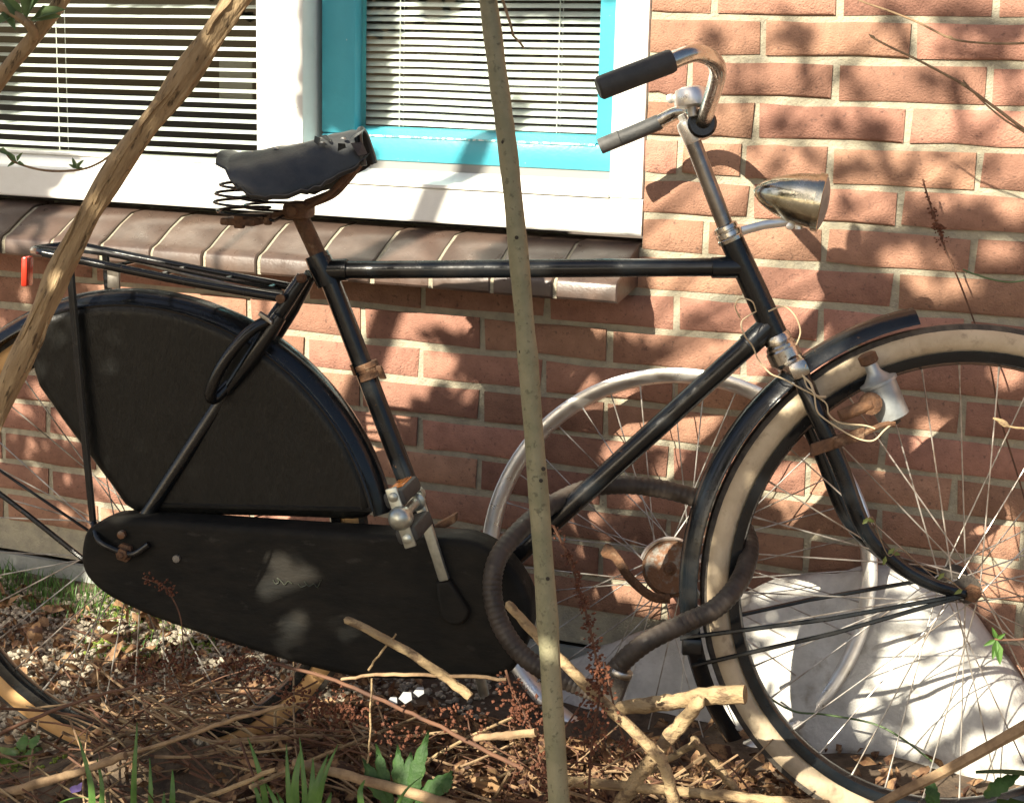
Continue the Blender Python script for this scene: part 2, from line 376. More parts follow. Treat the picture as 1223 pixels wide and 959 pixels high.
bar(win, 'jamb', (WX0+.001, -.0015, zr+.001), (WX0+.08, .12, WZT-.08), M['white'])
bar(win, 'head_rail', (WX0, -.002, WZT-.08), (WX1-.001, .12, WZT), M['white'])
zg = wl(100, 183, .035).z
bar(win, 'glazing_bead', (WX0+.08, .032, zr+.02), (PX0, .05, zg), M['white'])
# teal sash
TX0, TX1 = wl(385, 80, .05).x, JX+.012
sx0, sx1 = wl(424, 80, .045).x, wl(714, 80, .045).x; zb0, zb1 = wl(600, 199, .045).z, wl(600, 158, .045).z
sash = bar(win, 'sash_rail', (TX0, .045, zb0), (TX1, .09, zb1-.014), M['teal'], .004)
bar(sash, 'sash_stile', (TX0, .0455, zb1-.0135), (sx0, .09, WZT-.09), M['teal'], .004)
bar(sash, 'sash_stile', (sx1, .0455, zb1-.0135), (TX1, .09, WZT-.09), M['teal'], .004)
prism(sash, 'sash_bead', [(.0465,zb1-.0136),(.075,zb1),(.09,zb1),(.09,zb1-.0136)], sx0, sx1, M['teal'])
mb = MB(); box(mb, (sx0-.005, .068, zb1-.006), (sx1+.005, .072, WZT-.1)); obj('glass_pane', mb, M['glass'], win, smooth=0)
mb = MB(); box(mb, (WX0+.07, .046, zg-.01), (PX0+.01, .0495, WZT-.07)); obj('glass_pane', mb, M['glass'], win, smooth=0)
mb = MB(); box(mb, (PX1-.002, .05, zr+.014), (TX1, .075, zb0+.004)); obj('sill_gasket', mb, M['gasket'], win, smooth=0)
mb = MB(); box(mb, (sx0, .0425, zb1-.0165), (sx1, .0450, zb1-.0135)); obj('putty_line', mb, M['putty'], win, smooth=0)
# room
mb = MB(); a = (-2.6, .135, .2); b = (0.0, 2.6, 2.7); box(mb, a, b); mb.f.pop(2)
o = obj('room_interior', mb, M['room'], smooth=0, loc=(-1.3, 1.2, .2)); tag(o, 'dim brown room behind the blinds', kind='structure')
def blind(name, label, x0, x1, zlo, zhi, Y, pitch, wd, tilt, cords, botz):
    t = thing('venetian_blind', label, 'blind', ((x0+x1)/2, Y, zlo), 'venetian blinds in the window')
    me = None; z = zlo+pitch
    vs = []; fs = []
    for i in range(5):
        s = (i/4-.5)*wd; c = .0016*(1-(2*i/4-1)**2)
        y = s*math.cos(tilt)-c*math.sin(tilt); zz = s*math.sin(tilt)+c*math.cos(tilt)
        for k in range(5): vs.append(((k/4-.5)*(x1-x0), y, zz+.0007*math.sin(k*2.1)))
    for i in range(4):
        for k in range(4): fs.append((i*5+k, i*5+k+1, i*5+k+6, i*5+k+5))
    me = bpy.data.meshes.new('slat'); me.from_pydata(vs, [], fs); me.materials.append(M['slat']); me.polygons.foreach_set('use_smooth', [True]*16)
    i = 0
    while z < zhi:
        o = bpy.data.objects.new('slat', me); COL.objects.link(o); o.parent = t; o.location = (random.uniform(-.002,.002), 0, z-zlo+random.uniform(-.0007,.0007)); o.rotation_euler = (random.uniform(-.03,.03), random.uniform(-.0012,.0012), 0)
        z += pitch; i += 1
    mb = MB(); box(mb, (x0, Y-.009, zlo-.006), (x1, Y+.009, zlo+.005)); obj('bottom_bar', mb, M['slat'], t, smooth=0)
    for cx in cords:
        for dy in (-wd*.5*math.cos(tilt)-.001, wd*.5*math.cos(tilt)+.001):
            mb = MB(); tube(mb, [(cx, Y+dy, zlo), (cx, Y+dy, zhi)], .0009, 5); obj('ladder_cord', mb, M['cord'], t)
blind('l', 'white venetian blind with wide dark gaps in the left window', WX0+.1, PX0+.06, wl(150, 180, .085).z-.012, 1.75, .085, .0185, .025, R(15), (wl(74, 90, .085).x, wl(78, 90, .085).x-.5), 0)
blind('r', 'white venetian blind with tightly spaced slats behind the teal sash', sx0-.02, sx1+.03, wl(570, 155, .1).z-.006, 1.6, .1, .0126, .016, R(34), (wl(480, 80, .1).x, wl(669, 80, .1).x), 0)
mb = MB(); p = wl(280, 95, .3); q = wl(303, 70, .3); w_ = abs(q.x-p.x)
obox(mb, wl(282, 97, .3), V((1,0,0)), V((0,1,0)), V((0,0,1)), .075, .004, .085, 0)  # flat pale rectangle added behind the left blind
tag(obj('panel', mb, M['panel'], smooth=0), 'pale flat panel inside the left window behind the blind', 'panel')
# ---- sill tiles
sill = thing('window_sill', 'projecting window sill of dark brown glazed tiles with pale joints', 'window sill', (-1.1, -.04, WT-.1))
fz = WT-.058
prof = [(.06,WT-.012),(0,WT-.016),(-.04,WT-.034),(-.08,fz-.000),(-.096,fz-.006),(-.101,fz-.014),(-.101,fz-.036),(-.097,fz-.040),(-.05,fz-.032),(0,fz-.024),(.06,fz-.02)]
mbs = MB(); TW = .1015
def tile_me(wd):
    n = len(prof); c = .002; rows = [(0, c), (c, 0), (wd-c, 0), (wd, c)]
    vs = [(x, y+(s if y < 0 else 0), z-s*.6) for x, s in rows for y, z in prof]
    fs = [tuple(range(n))[::-1], tuple(range(3*n, 4*n))]+[(r*n+i, r*n+(i+1) % n, (r+1)*n+(i+1) % n, (r+1)*n+i) for r in range(3) for i in range(n)]
    me = bpy.data.meshes.new('tile'); me.from_pydata([V(v)-V((0,-.04,WT-.1)) for v in vs], [], fs); me.materials.append(M['tile'])
    me.polygons.foreach_set('use_smooth', [True]*len(me.polygons)); me.set_sharp_from_angle(angle=R(40)); return me
tme = tile_me(TW); x = WX1-.004-TW
while x > WX0-.1:
    o = bpy.data.objects.new('tile', tme); COL.objects.link(o); o.parent = sill; o.location = (x+1.1, random.uniform(-.002,.002), random.uniform(-.0015,.0015)); o.rotation_euler = (random.uniform(-.01,.01), 0, random.uniform(-.008,.008))
    jp = [(y+(.0035 if y < 0 else 0), z-.0035) for y, z in prof[:7]]+[(y+.003, z+.0025) for y, z in prof[7:]]; n = len(jp)
    mbs.add([(x-.0085, y, z) for y, z in jp]+[(x+.001, y, z) for y, z in jp], [tuple(range(n))[::-1], tuple(range(n, 2*n))]+[(i, (i+1) % n, n+(i+1) % n, n+i) for i in range(n)])
    x -= TW+.0075
obj('mortar_joint', mbs, M['mortar'], sill, smooth=30)
mb = MB(); box(mb, (WX0, .004, WT-.047), (WX1, .15, WT-.0195)); obj('mortar_bedding', mb, M['mortar'], sill, smooth=0)

# ================================================================== THE BICYCLE
bike = thing('bicycle', 'old black roadster bicycle with chain case and coat guard leaning by the wall', 'bicycle', V((RC.x*.5+FC.x*.5, RC.y*.5+FC.y*.5, 0)))
def spokes(parent, C, d, u, N, rh, rr, fl, n=36, m=M['spoke'], off=0.0, rs=.00105):
    for i in range(n):
        a = 2*math.pi*i/n+off; side = 1 if i % 2 else -1; sg = 1 if (i//2) % 2 else -1
        b = a+sg*1.15
        p0 = C+(d*math.cos(b)+u*math.sin(b))*rh+N*(side*fl); p1 = C+(d*math.cos(a)+u*math.sin(a))*rr+N*(side*.003)
        mb = MB(); tube(mb, [p0, p0.lerp(p1, .93), p1], [rs, rs, rs*1.7], 5); obj('spoke', mb, m, parent)
def circ(r0, r1, n=14, sx=1.0):
    return [((r0)+r1*math.cos(2*math.pi*i/n), r1*sx*math.sin(2*math.pi*i/n)) for i in range(n)]
def wheel(name, parent, C, d, u, N, Rt, rt, mt, mrim, hubm, off=0.0, tread=True, axle=.058):
    ty = MB(); ring(ty, C, d, u, N, circ(Rt-rt, rt, 14, .95), n=96)
    wroot = obj(name, ty, mt, parent)      # the tyre carries rim and spokes
    if tread:
        tr = MB(); ring(tr, C, d, u, N, [(Rt-.006,-.0125),(Rt+.0012,-.009),(Rt+.002,0),(Rt+.0012,.009),(Rt-.006,.0125),(Rt-.01,0)], n=96); obj('tread', tr, M['tread'], wroot)
    a = Rt-2*rt; rim = MB(); ring(rim, C, d, u, N, [(a+.005,-.0165),(a+.003,-.0165),(a-.009,-.0135),(a-.0135,-.007),(a-.0145,0),(a-.0135,.007),(a-.009,.0135),(a+.003,.0165),(a+.005,.0165),(a+.001,.010),(a-.004,0),(a+.001,-.010)], n=96)
    obj('rim', rim, mrim, wroot)
    h = MB(); lathe(h, C-N*axle, N, [(0,.004),(.02,.005),(axle-.036,.008),(axle-.034,.019),(axle-.029,.019),(axle-.026,.013),(axle+.026,.013),(axle+.029,.022),(axle+.034,.022),(axle+.036,.008),(2*axle-.02,.005),(2*axle,.004)], 18); obj('hub', h, hubm, wroot)
    spokes(wroot, C, d, u, N, .019, a-.012, .031, off=off)
    return wroot
fw_ = wheel('front_wheel', bike, FC, fkD, fkU, fkN, .355, .0195, M['cream'], M['black'], M['tread'], .05)
fw_['label'] = 'front wheel with cream tyre and black rim'
rw_ = wheel('rear_wheel', bike, RC, fD, fU, fN, .347, .0185, M['tanrub'], M['black'], M['steel'], .12)
rw_['label'] = 'rear wheel with tan tyre'
def part(name, pts, r, m, parent=bike, seg=12, n=1, **k):
    mb = MB(); tube(mb, cr(pts, n) if n > 1 else pts, r, seg, **k); return obj(name, mb, m, parent)
# frame
BB = fr(545, 728); SC = fr(388, 322)
st_ax = fk(822, 150); hd_ax = fk(935, 425); HT = fk(872, 283); HBt = fk(927, 402)
frame = part('frame', [fr(385, 310), fr(455, 497), BB], .0145, M['black'], label=None) if False else None
frame = part('seat_tube', [fr(384, 308), BB], .0142, M['black'])
frame_b = part('top_tube', [fr(398, 323), fk(884, 319)], .0125, M['black'])
part('down_tube', [fk(916, 392), BB], .0145, M['black'])
hbp = (HBt-HT).normalized()
part('head_tube', [HT, HBt], .0165, M['black'], seg=16)
part('lug', [fr(390, 323), fr(415, 322.5)], .0155, M['black'], frame_b); part('lug', [fk(850, 320), fk(884, 319)], [.0142, .0155], M['black'], frame_b)
part('seat_lug', [fr(378, 304), fr(384, 318), fr(393, 340)], [.0175, .0185, .0165], M['black'], frame)
part('lug', [fk(920, 388), fk(893, 413)], .0165, M['black'], frame)
for s in (-1, 1):
    part('seat_stay', [fr(367, 329, 0)+fN*(s*.018), fr(340, 372, 0)+fN*(s*.03), fr(153, 648, -.055)+fN*(.055+s*.055)], [.0095, .0118, .0098], M['black'])
    part('chain_stay', [BB+fN*(s*.03), RC+fN*(s*.055)], .0095, M['black'])
mb = MB(); lathe(mb, fr(367, 330, 0)-fN*.034, fN, [(0,.004),(.002,.0065),(.006,.007),(.012,.0065)], 10); obj('seat_bolt', mb, M['rust'], bike)
mb = MB(); c = fr(440, 443); dn = (BB-SC).normalized(); lathe(mb, c-dn*.012, dn, [(0,.0162),(.001,.0175),(.008,.0175),(.009,.0165),(.014,.0165),(.015,.0175),(.023,.0175),(.024,.0162)], 18)
obox(mb, c-fN*.004+fD*.019, dn, fN, fD, .02, .008, .009); obox(mb, c-fD*.020, dn, fN, fD, .016, .010, .007); obj('pump_clip', mb, M['rust'], bike)
part('bottom_bracket', [BB-fN*.036, BB+fN*.036], .021, M['black'], seg=18)
mb = MB(); obox(mb, fr(533, 624, .0), (fr(552, 616)-fr(515, 636)).normalized(), fN, fU, .036, .016, .013); obj('chain_case_bracket', mb, M['rust'], bike)
# headset, stem
mb = MB(); ax = hbp; lathe(mb, HT-ax*.018, ax, [(0,.0125),(.002,.016),(.007,.0165),(.008,.0145),(.010,.0145),(.011,.0175),(.016,.018),(.017,.0165),(.019,.0185),(.024,.018)], 20); obj('upper_headset', mb, M['chrome'], bike)
mb = MB(); lathe(mb, HBt-ax*.003, ax, [(0,.0168),(.003,.019),(.010,.0195),(.012,.017),(.016,.0205),(.022,.0205),(.024,.014)], 20); obj('lower_headset', mb, M['chrome'], bike)
STT = fk(822, 155)
stem = part('stem', [STT, HT-ax*.012], .0110, M['stemsteel'], seg=16)
mb = MB(); lathe(mb, STT-ax*.014, ax, [(0,.006),(.003,.0115),(.010,.0128),(.030,.0128),(.033,.0116)], 16); obj('stem_collar', mb, M['bright'], stem)
mb = MB(); q = hb(838, 149); lathe(mb, q-hbN*.019, hbN, [(0,.0165),(.003,.0195),(.035,.0195),(.038,.0165)], 20); obj('bar_clamp', mb, M['black'], stem)
mb = MB(); lathe(mb, STT-ax*.022+hbN*0, ax, [(0,.003),(.001,.0065),(.009,.0065),(.011,.008)], 6); obj('stem_bolt', mb, M['bright'], stem)
# handlebar: one side traced, the other its mirror
near = [(838,149,0),(843,138,-.04),(848,122,-.105),(855,100,-.174),(857,82,-.226),(848,69,-.258),(828,64,-.282),(800,74,-.299)]
gripn = [(800,74,-.299),(760,89,-.308),(717,105.5,-.311)]
Pn = [hb(*x) for x in near]; Gn = [hb(*x) for x in gripn]
mir = lambda P: P-hbN*(2*(P-CLAMP).dot(hbN))
hbar = part('handlebar', cr([mir(P) for P in Pn[::-1]]+Pn[1:], 6), .0104, M['chrome'], seg=14)
for G, rr in ((Gn, .0138), ([mir(P) for P in Gn], .0120)):
    G = cr(G, 5); d = (G[-1]-G[0]).normalized()
    g = part('grip', [G[0]-d*.004]+G+[G[-1]+d*.003], [rr*.92]+[rr]*len(G)+[rr*.8], M['rubber'], hbar, seg=18)
mb = MB(); G = [mir(P) for P in Gn]; d = (G[-1]-G[0]).normalized(); tube(mb, [G[0]+d*.062, G[0]+d*.095], .01225, 16); obj('grip_highlight', mb, M['greyrub'], hbar)  # lighter grey band paints the highlight on the far grip
# bell
bc = hb(825, 112, -.035); bu = (hbU*.97-hbD*.15).normalized()
mb = MB(); lathe(mb, bc-bu*.016, bu, [(-.002,.014),(0,.0215),(.005,.0228),(.016,.0222),(.0215,.0195),(.0245,.012),(.0255,.003)], 24); bell = obj('bell', mb, M['bright'], hbar)
mb = MB(); tube(mb, [bc-bu*.014, bc-bu*.030], .0075, 10); tube(mb, [bc-bu*.012-hbD*.01, hb(806, 118, -.03)], .002, 6); lathe(mb, hb(801.5, 118, -.03)-hbN*.003, hbN, [(0,.003),(.001,.0062),(.005,.0062),(.006,.003)], 14); obj('bell_lever', mb, M['steel'], bell)
# headlamp
lc = fk(955, 238, -.01); la = (fkD*.93-fkU*.16-fkN*.25).normalized(); lu = fkU
mb = MB(); lathe(mb, lc-la*.062, la, [(0,.002),(.003,.007),(.010,.014),(.022,.0215),(.036,.0275),(.052,.0325),(.068,.0355),(.083,.037),(.0835,.0392),(.092,.0392),(.093,.0365)], 28); lamp = obj('headlamp', mb, M['lampgold'], bike)
mb = MB(); lathe(mb, lc+la*.031, la, [(0,.036),(.003,.030),(.006,.020),(.0075,.006)], 24); obj('lamp_lens', mb, M['alu'], lamp)
mb = MB(); tube(mb, [fk(886, 276, -.018), fk(912, 269, -.016), lc-lu*.030-la*.006], .006, 8, flat=.45); tube(mb, [lc-lu*.024, lc-lu*.040], .005, 8); lathe(mb, lc-lu*.037-la*.012-fkN*.006, fkN, [(0,.003),(.001,.006),(.01,.006),(.012,.003)], 8); obj('lamp_bracket', mb, M['bright'], lamp)
# fork
fork_px = [(940,424,0),(958,452,-.035),(975,492,-.052),(1003,556,-.054),(1033,632,-.054),(1072,674,-.053),(1112,697,-.052),(1152,709,-.052)]
mb = MB(); lathe(mb, fk(934, 418)-ax*.004, ax, [(0,.020),(.003,.0225),(.020,.0225),(.027,.015)], 16); obox(mb, fk(946, 438), fkN, ax.cross(fkN).normalized(), ax, .105, .028, .026, .3); obj('fork_crown', mb, M['chrome'], bike)
for s in (0, 1):
    P = cr([fk(*x) for x in fork_px], 6)
    if s: P = [p-fkN*(2*(p-FC).dot(fkN)) for p in P]
    part('fork_blade', P, [.0125]*8+[.0128+(.0085-.0128)*i/(len(P)-9) for i in range(len(P)-8)], M['black'], seg=14)
mb = MB(); q = FC-fkN*.07; lathe(mb, q, fkN, [(0,.0045),(.004,.005),(.0045,.0095),(.013,.0095),(.0135,.013),(.016,.013)], 6); obj('axle_nut', mb, M['rust'], bike)
# front mudguard: an arched strip with its stays
MR = .386
def guardprof(Rm, hw, th=.0018):
    o = [(Rm-.020*(abs(x)**2.4), x*hw) for x in (-1,-.96,-.8,-.5,0,.5,.8,.96,1)]
    return o+[(r-th, y) for r, y in o[::-1]]
def angle_of(P, C, d, u): return math.atan2((P-C).dot(u), (P-C).dot(d))
a0 = angle_of(fk(1092, 379), FC, fkD, fkU); a1 = angle_of(fk(868, 884), FC, fkD, fkU)+2*math.pi
mb = MB(); ring(mb, FC, fkD, fkU, fkN, guardprof(MR, .026), a0, a1, 60); fg = obj('front_mudguard', mb, M['black'], bike)
for (u, v) in ((812, 762), (826, 795)):
    for s in ((-1, 1) if u < 820 else (-1,)):
        mb = MB(); E_ = fk(u, v, -.026) if s < 0 else fk(u, v, -.026)+fkN*.052
        tube(mb, [FC+fkN*(s*.056), FC.lerp(E_, .5)+fkN*(s*.046), E_], .0032, 7); obj('mudguard_stay', mb, M['black'], bike)
mb = MB(); obox(mb, fk(826, 772, -.030), fkD, fkU, fkN, .026, .022, .012); obj('stay_bracket', mb, M['black'], bike)
# dynamo
dc = fk(1056, 472, -.045); da = (fk(1043, 440, -.045)-fk(1068, 497, -.045)).normalized()
mb = MB(); lathe(mb, dc-da*.034, da, [(0,.018),(.002,.0215),(.050,.0225),(.051,.0255),(.055,.0255),(.057,.019),(.064,.0125),(.069,.0095),(.085,.0085),(.086,.004)], 22); dyn = obj('dynamo', mb, M['alu'], bike)
mb = MB(); lathe(mb, dc+da*.046, da, [(0,.010),(.002,.0125),(.013,.0125),(.015,.009)], 14); obj('dynamo_roller', mb, M['rust'], dyn)
mb = MB(); lathe(mb, dc-da*.042, da, [(0,.003),(.001,.006),(.010,.008),(.012,.008)], 10); obj('dynamo_terminal', mb, M['tread'], dyn)
mb = MB(); a_, b_ = fk(1003, 497, -.07), fk(1040, 482, -.07); tube(mb, [a_, b_], .0085, 14); lathe(mb, b_-fkN*.006, fkN, [(0,.009),(.003,.015),(.012,.015),(.014,.010)], 14); obj('dynamo_hinge', mb, M['rust'], dyn)
mb = MB(); a_, b_ = fk(968, 538, -.066), fk(1032, 517, -.066); obox(mb, (a_+b_)/2, (b_-a_).normalized(), fkN, fkU, (b_-a_).length, .008, .017, .2); tube(mb, [b_, fk(1052, 508, -.066), fk(1068, 505, -.06)], .004, 8); obox(mb, (a_+b_)/2-fkN*.006, (b_-a_).normalized(), fkN, fkU, .012, .006, .012, .2); obj('dynamo_bracket', mb, M['rust'], dyn)
# loose wires
def wirepx(pts, r=.0011, parent=bike): part('wire', cr([fk(*p) for p in pts], 7), r, M['wire'], parent, seg=6)
wirepx([(884,380,-.03),(878,366,-.05),(884,357,-.06),(898,360,-.06),(903,372,-.05)], .0009)
wirepx([(918,372,-.04),(936,366,-.05),(950,378,-.05),(956,396,-.04),(951,412,-.03)])
wirepx([(903,372,-.03),(886,384,-.05),(889,400,-.06),(899,414,-.05),(906,430,-.05),(920,446,-.05),(934,452,-.05),(955,463,-.06),(985,480,-.06),(990,495,-.06),(1004,505,-.07),(1032,508,-.07),(1045,512,-.07)])
wirepx([(960,450,-.05),(964,462,-.06),(972,470,-.07),(975,488,-.07),(982,498,-.07),(1004,513,-.07),(1025,524,-.075),(1043,526,-.075),(1056,514,-.07),(1068,504,-.06)])
wirepx([(954,424,-.04),(962,436,-.05),(958,447,-.05),(968,458,-.06),(974,472,-.065),(986,474,-.06)], .0016)
# rear mudguard and coat guard
MC = RC-fN*.0+V((1,0,0))*.010+V((0,0,1))*(-.0085); RM = .384
a0 = angle_of(fr(452, 615, -.025), MC, fD, fU); a1 = angle_of(fr(-60, 560, -.025), MC, fD, fU)
mb = MB(); ring(mb, MC, fD, fU, fN, guardprof(RM, .030), a0, a1 if a1 > a0 else a1+2*math.pi, 60); rg = obj('rear_mudguard', mb, M['black'], bike)
def coat(side):
    ang = [a0+.03+(angle_of(fr(47, 428, -.04), MC, fD, fU)-a0-.03)*i/26 for i in range(27)]
    arc = [MC+(fD*math.cos(t)+fU*math.sin(t))*(RM-.017) for t in ang]
    low = [fr(x, y, 0) for x, y in ((62,455),(90,495),(120,535),(150,575),(163,594),(178,604),(260,606),(350,608),(430,611),(446,609))]
    O = arc+low; o = .047*side
    A = [p+fN*o for p in inset(O, .012, fN)]; B = [p+fN*(o*.86) for p in O]; Cc = [p+fN*(o*.8) for p in O]
    mb = MB(); plate(mb, A, B, Cc); return mb
for s in (-1, 1): 
    cg = obj('coat_guard', coat(s), M['vinyl'], bike, smooth=50)
    if s < 0:
        ang = [a0+.03+(angle_of(fr(47, 428, -.04), MC, fD, fU)-a0-.03)*i/26 for i in range(27)]
        mb = MB(); tube(mb, [MC+(fD*math.cos(t)+fU*math.sin(t))*(RM-.0185)-fN*.0435 for t in ang], .003, 6); obj('guard_piping', mb, M['black'], cg)
        mb = MB(); tube(mb, cr([fr(x, y, -.047) for x, y in ((178,603),(260,605),(350,607),(444,609))], 4), .004, 6, flat=.5); obj('guard_hem', mb, M['case'], cg)
# chain case
cpx = [(104,652),(110,630),(126,620),(150,615),(230,619),(330,626),(430,632),(520,637),(565,640),(600,658),(626,690),(638,722),(634,756),(622,785),(606,800),(560,806),(490,806),(420,802),(340,782),(260,757),(190,733),(140,710),(115,690),(105,672)]
O = cr([fr(x, y, -.07) for x, y in cpx], 3, True)
mb = MB(); A = [p-fN*.022 for p in inset(O, .009, fN)]; B = [p-fN*.014 for p in O]; Cc = [p+fN*.03 for p in O]; plate(mb, A, B, Cc)
case = obj('chain_case', mb, M['case'], bike, smooth=50)
mb = MB(); c = fr(545, 722, -.094); dn = (fr(542, 752, -.094)-fr(532, 690, -.094)).normalized()
sd = dn.cross(fN).normalized(); pts = []
for t in range(14):
    th = math.pi*t/13; pts.append(fr(544, 727, -.092)+(sd*math.cos(th)+dn*math.sin(th))*.021)
top = fr(531, 692, -.092); pts += [top-sd*.010, top+sd*.010]
plate(mb, [p-fN*.012 for p in inset(pts, .004, fN)], [p-fN*.007 for p in pts], pts); obj('crank_boot', mb, M['case'], case, smooth=60)
mb = MB(); lathe(mb, fr(148, 660, -.098)-fN*.014, fN, [(0,.004),(.003,.0048),(.004,.009),(.012,.009),(.013,.014),(.02,.014)], 6); obj('axle_nut', mb, M['rust'], bike)
mb = MB(); lathe(mb, fr(146, 638, -.096)-fN*.006, fN, [(0,.002),(.001,.006),(.008,.006)], 8); lathe(mb, fr(211, 667, -.094)-fN*.004, fN, [(0,.002),(.001,.0055),(.006,.0055)], 8); obj('case_screw', mb, M['rustgrey'], case)
part('stay_loop', cr([fr(112, 625, -.075), fr(118, 645, -.10), fr(134, 655, -.105), fr(158, 662, -.10), fr(178, 650, -.10)], 5), .005, M['black'])
# small gilt script on the chain case, too worn to read
mb = MB(); o = -.0935
for sx in ([(326,692),(329,697),(333,695),(331,690),(336,694),(340,698),(344,694),(349,697)], [(356,697),(360,701),(366,698),(363,694),(369,700),(375,697),(379,701),(384,692)]): tube(mb, cr([fr(a, b, o) for a, b in sx], 5), .0007, 4)
obj('worn_script', mb, M['gold'], case)
# crank and pedal
PA = fr(500, 596, -.105)
mb = MB(); cd = (fr(531, 693, -.1)-PA).normalized(); cs = cd.cross(fN).normalized(); obox(mb, (PA+fr(531, 693, -.1))/2, cd, cs, fN, (fr(531, 693, -.1)-PA).length, .0145, .010, .25); tube(mb, [PA-cd*.006+fN*.007, PA-cd*.006-fN*.007], .0105, 14); crank = obj('crank', mb, M['pedal'], bike)
ped = fN*-1
pc = PA+ped*.055; pu = (fU*.94-fD*.34).normalized(); pd = pu.cross(fN).normalized()
mb = MB(); tube(mb, [PA, PA+ped*.108], .0072, 12); lathe(mb, PA+ped*.008, ped, [(0,.009),(.003,.0125),(.009,.0125),(.011,.009)], 14); pedal = obj('pedal', mb, M['pedal'], crank)
for s in (-1, 1):
    mb = MB(); obox(mb, pc+pu*(s*.025)+ped*.004, ped, pd, pu, .086, .030, .021, .25); obj('pedal_block', mb, M['rubber'], pedal)
mb = MB(); obox(mb, pc+pu*.0358-pd*.0+ped*.0, ped, pd, pu, .052, .019, .003, .2); obj('pedal_reflector', mb, M['amber'], pedal)
mb = MB(); e = PA+ped*.101; obox(mb, e+pu*.0, ped, pd, pu, .005, .016, .082, .3); lathe(mb, e-ped*.004, ped, [(0,.016),(.006,.0165),(.014,.0145),(.019,.009),(.021,.002)], 20)
for s in (-1, 1): lathe(mb, e+pu*(s*.029), ped, [(0,.0065),(.005,.0065),(.007,.003)], 10)
obj('pedal_cap', mb, M['pedal'], pedal)
# far crank arm
Q = BB+(BB-PA-fN*.09).normalized()*.16+fN*.07
part('crank', [BB+fN*.05, Q], .008, M['pedal'])
# seat post and saddle
part('seat_post', [fr(357, 255), fr(386, 318)], .0118, M['rust'], seg=14)
stn = [(279,188,281,224,.090),(294,184,300,236,.098),(316,181,324,240,.094),(342,177,352,234,.079),(368,172,383,224,.058),(394,165,406,212,.042),(416,160,424,203,.033),(431,158,435,197,.027)]
T = cr([fr(a, b, 0)+V((0,0,.004)) for a, b, c, d, h in stn], 4); Bt = cr([fr(c, d, -h) for a, b, c, d, h in stn], 4); hw = [x.x for x in cr([V((s[4], 0, 0)) for s in stn], 4)]
mb = MB(); vs = []; K = 18; n = len(T)
for i in range(n):
    drop = (T[i].z-Bt[i].z)
    for k in range(K+1):
        t = -1+2*k/K; s = 1 if t > 0 else -1; a_ = abs(t)
        x = math.sin(a_*math.pi/2)**.85; h = (1-math.cos(a_*math.pi/2))**.95
        dip = .012*math.sin(math.pi*i/(n-1))*0
        w1 = .0016*noise.noise(V((i*.42, k*.5, 2)))+.0005*noise.noise(V((i*1.3, k*1.2, 6)))
        axp = T[i]+(Bt[i]+fN*hw[i]-T[i])*h
        tear = (.010*noise.noise(V((i*1.4, s*3, 8))) if a_ > .98 else 0) + (.012*max(0, noise.noise(V((k*.9, 1, 5)))) if i == 0 else 0)
        vs.append(axp+fN*(s*hw[i]*x)+V((0,0,w1-tear*.6))-(fD*.012 if i == 0 and a_ < .6 else V((0,0,0)))+(V((0,0,.006)) if i == 0 and a_ < .7 else V((0,0,0))))
mb.add(vs, [(i*(K+1)+k, i*(K+1)+k+1, (i+1)*(K+1)+k+1, (i+1)*(K+1)+k) for i in range(n-1) for k in range(K)])
sad = obj('saddle', mb, M['leather'], bike, smooth=180); md = sad.modifiers.new('thickness', 'SOLIDIFY'); md.thickness = .0035; md.offset = -1
mb = MB(); tube(mb, [vs[i*(K+1)]-fN*.002+V((0,0,.005)) for i in range(n)], .0012, 5); obj('stitching', mb, M['greyrub'], sad)
mb = MB(); nb = [vs[(n-1)*(K+1)+k] for k in range(K+1)]; tube(mb, [nb[0].lerp(nb[K], .5)]+[] if False else nb, .0045, 7); obj('nose_binding', mb, M['leather'], sad)
mb = MB(); 
for (u, v, s) in ((424,163,.018),(431,177,.016),(390,165,.010),(380,168,.008),(433,190,.014),(410,178,.011)):
    q = fr(u, v, -.03); d1 = V((random.uniform(-1,1), random.uniform(-1,-.4), random.uniform(-1,1))).normalized(); d2 = d1.orthogonal().normalized()
    mb.add([q-d1*s*.6, q+d2*s, q+d1*s+V((0,0,.003)), q-d2*s*.7+d1*.004], [(0,1,2),(0,2,3)])
obj('torn_flap', mb, M['leather'], sad, smooth=0)
mb = MB()
for k in range(6):
    q = fr(*((300,182),(330,178),(258,184),(410,166),(385,171),(272,190))[k], -.03); lathe(mb, q, V((0,0,1)), [(0,.004),(.0015,.003),(.002,.001)], 8)
obj('saddle_rivet', mb, M['steel'], sad)
for s in (-1, 1):
    c = fr(290, 240, -.052)+(fN*.104 if s > 0 else V((0,0,0))); pts = []
    for i in range(70):
        t = i/69; th = t*2*math.pi*4.2; r_ = .026+.013*math.sin(t*math.pi*.9)
        pts.append(c+fD*(r_*math.cos(th))+fN*(r_*math.sin(th))+fU*(.028-.050*t))
    pts = [c+fU*.036-fD*.02]+pts+[c-fU*.026+fD*.045, fr(345, 254, s*.012)]
    part('spring', pts, .0021, M['black'], sad, seg=6)
    part('saddle_rail', cr([fr(430, 192, s*.006), fr(412, 212, s*.014), fr(390, 234, s*.02), fr(362, 250, s*.02), fr(325, 257, s*.03), fr(288, 262, s*.045)], 5), .0038, M['rust'], sad, seg=8)
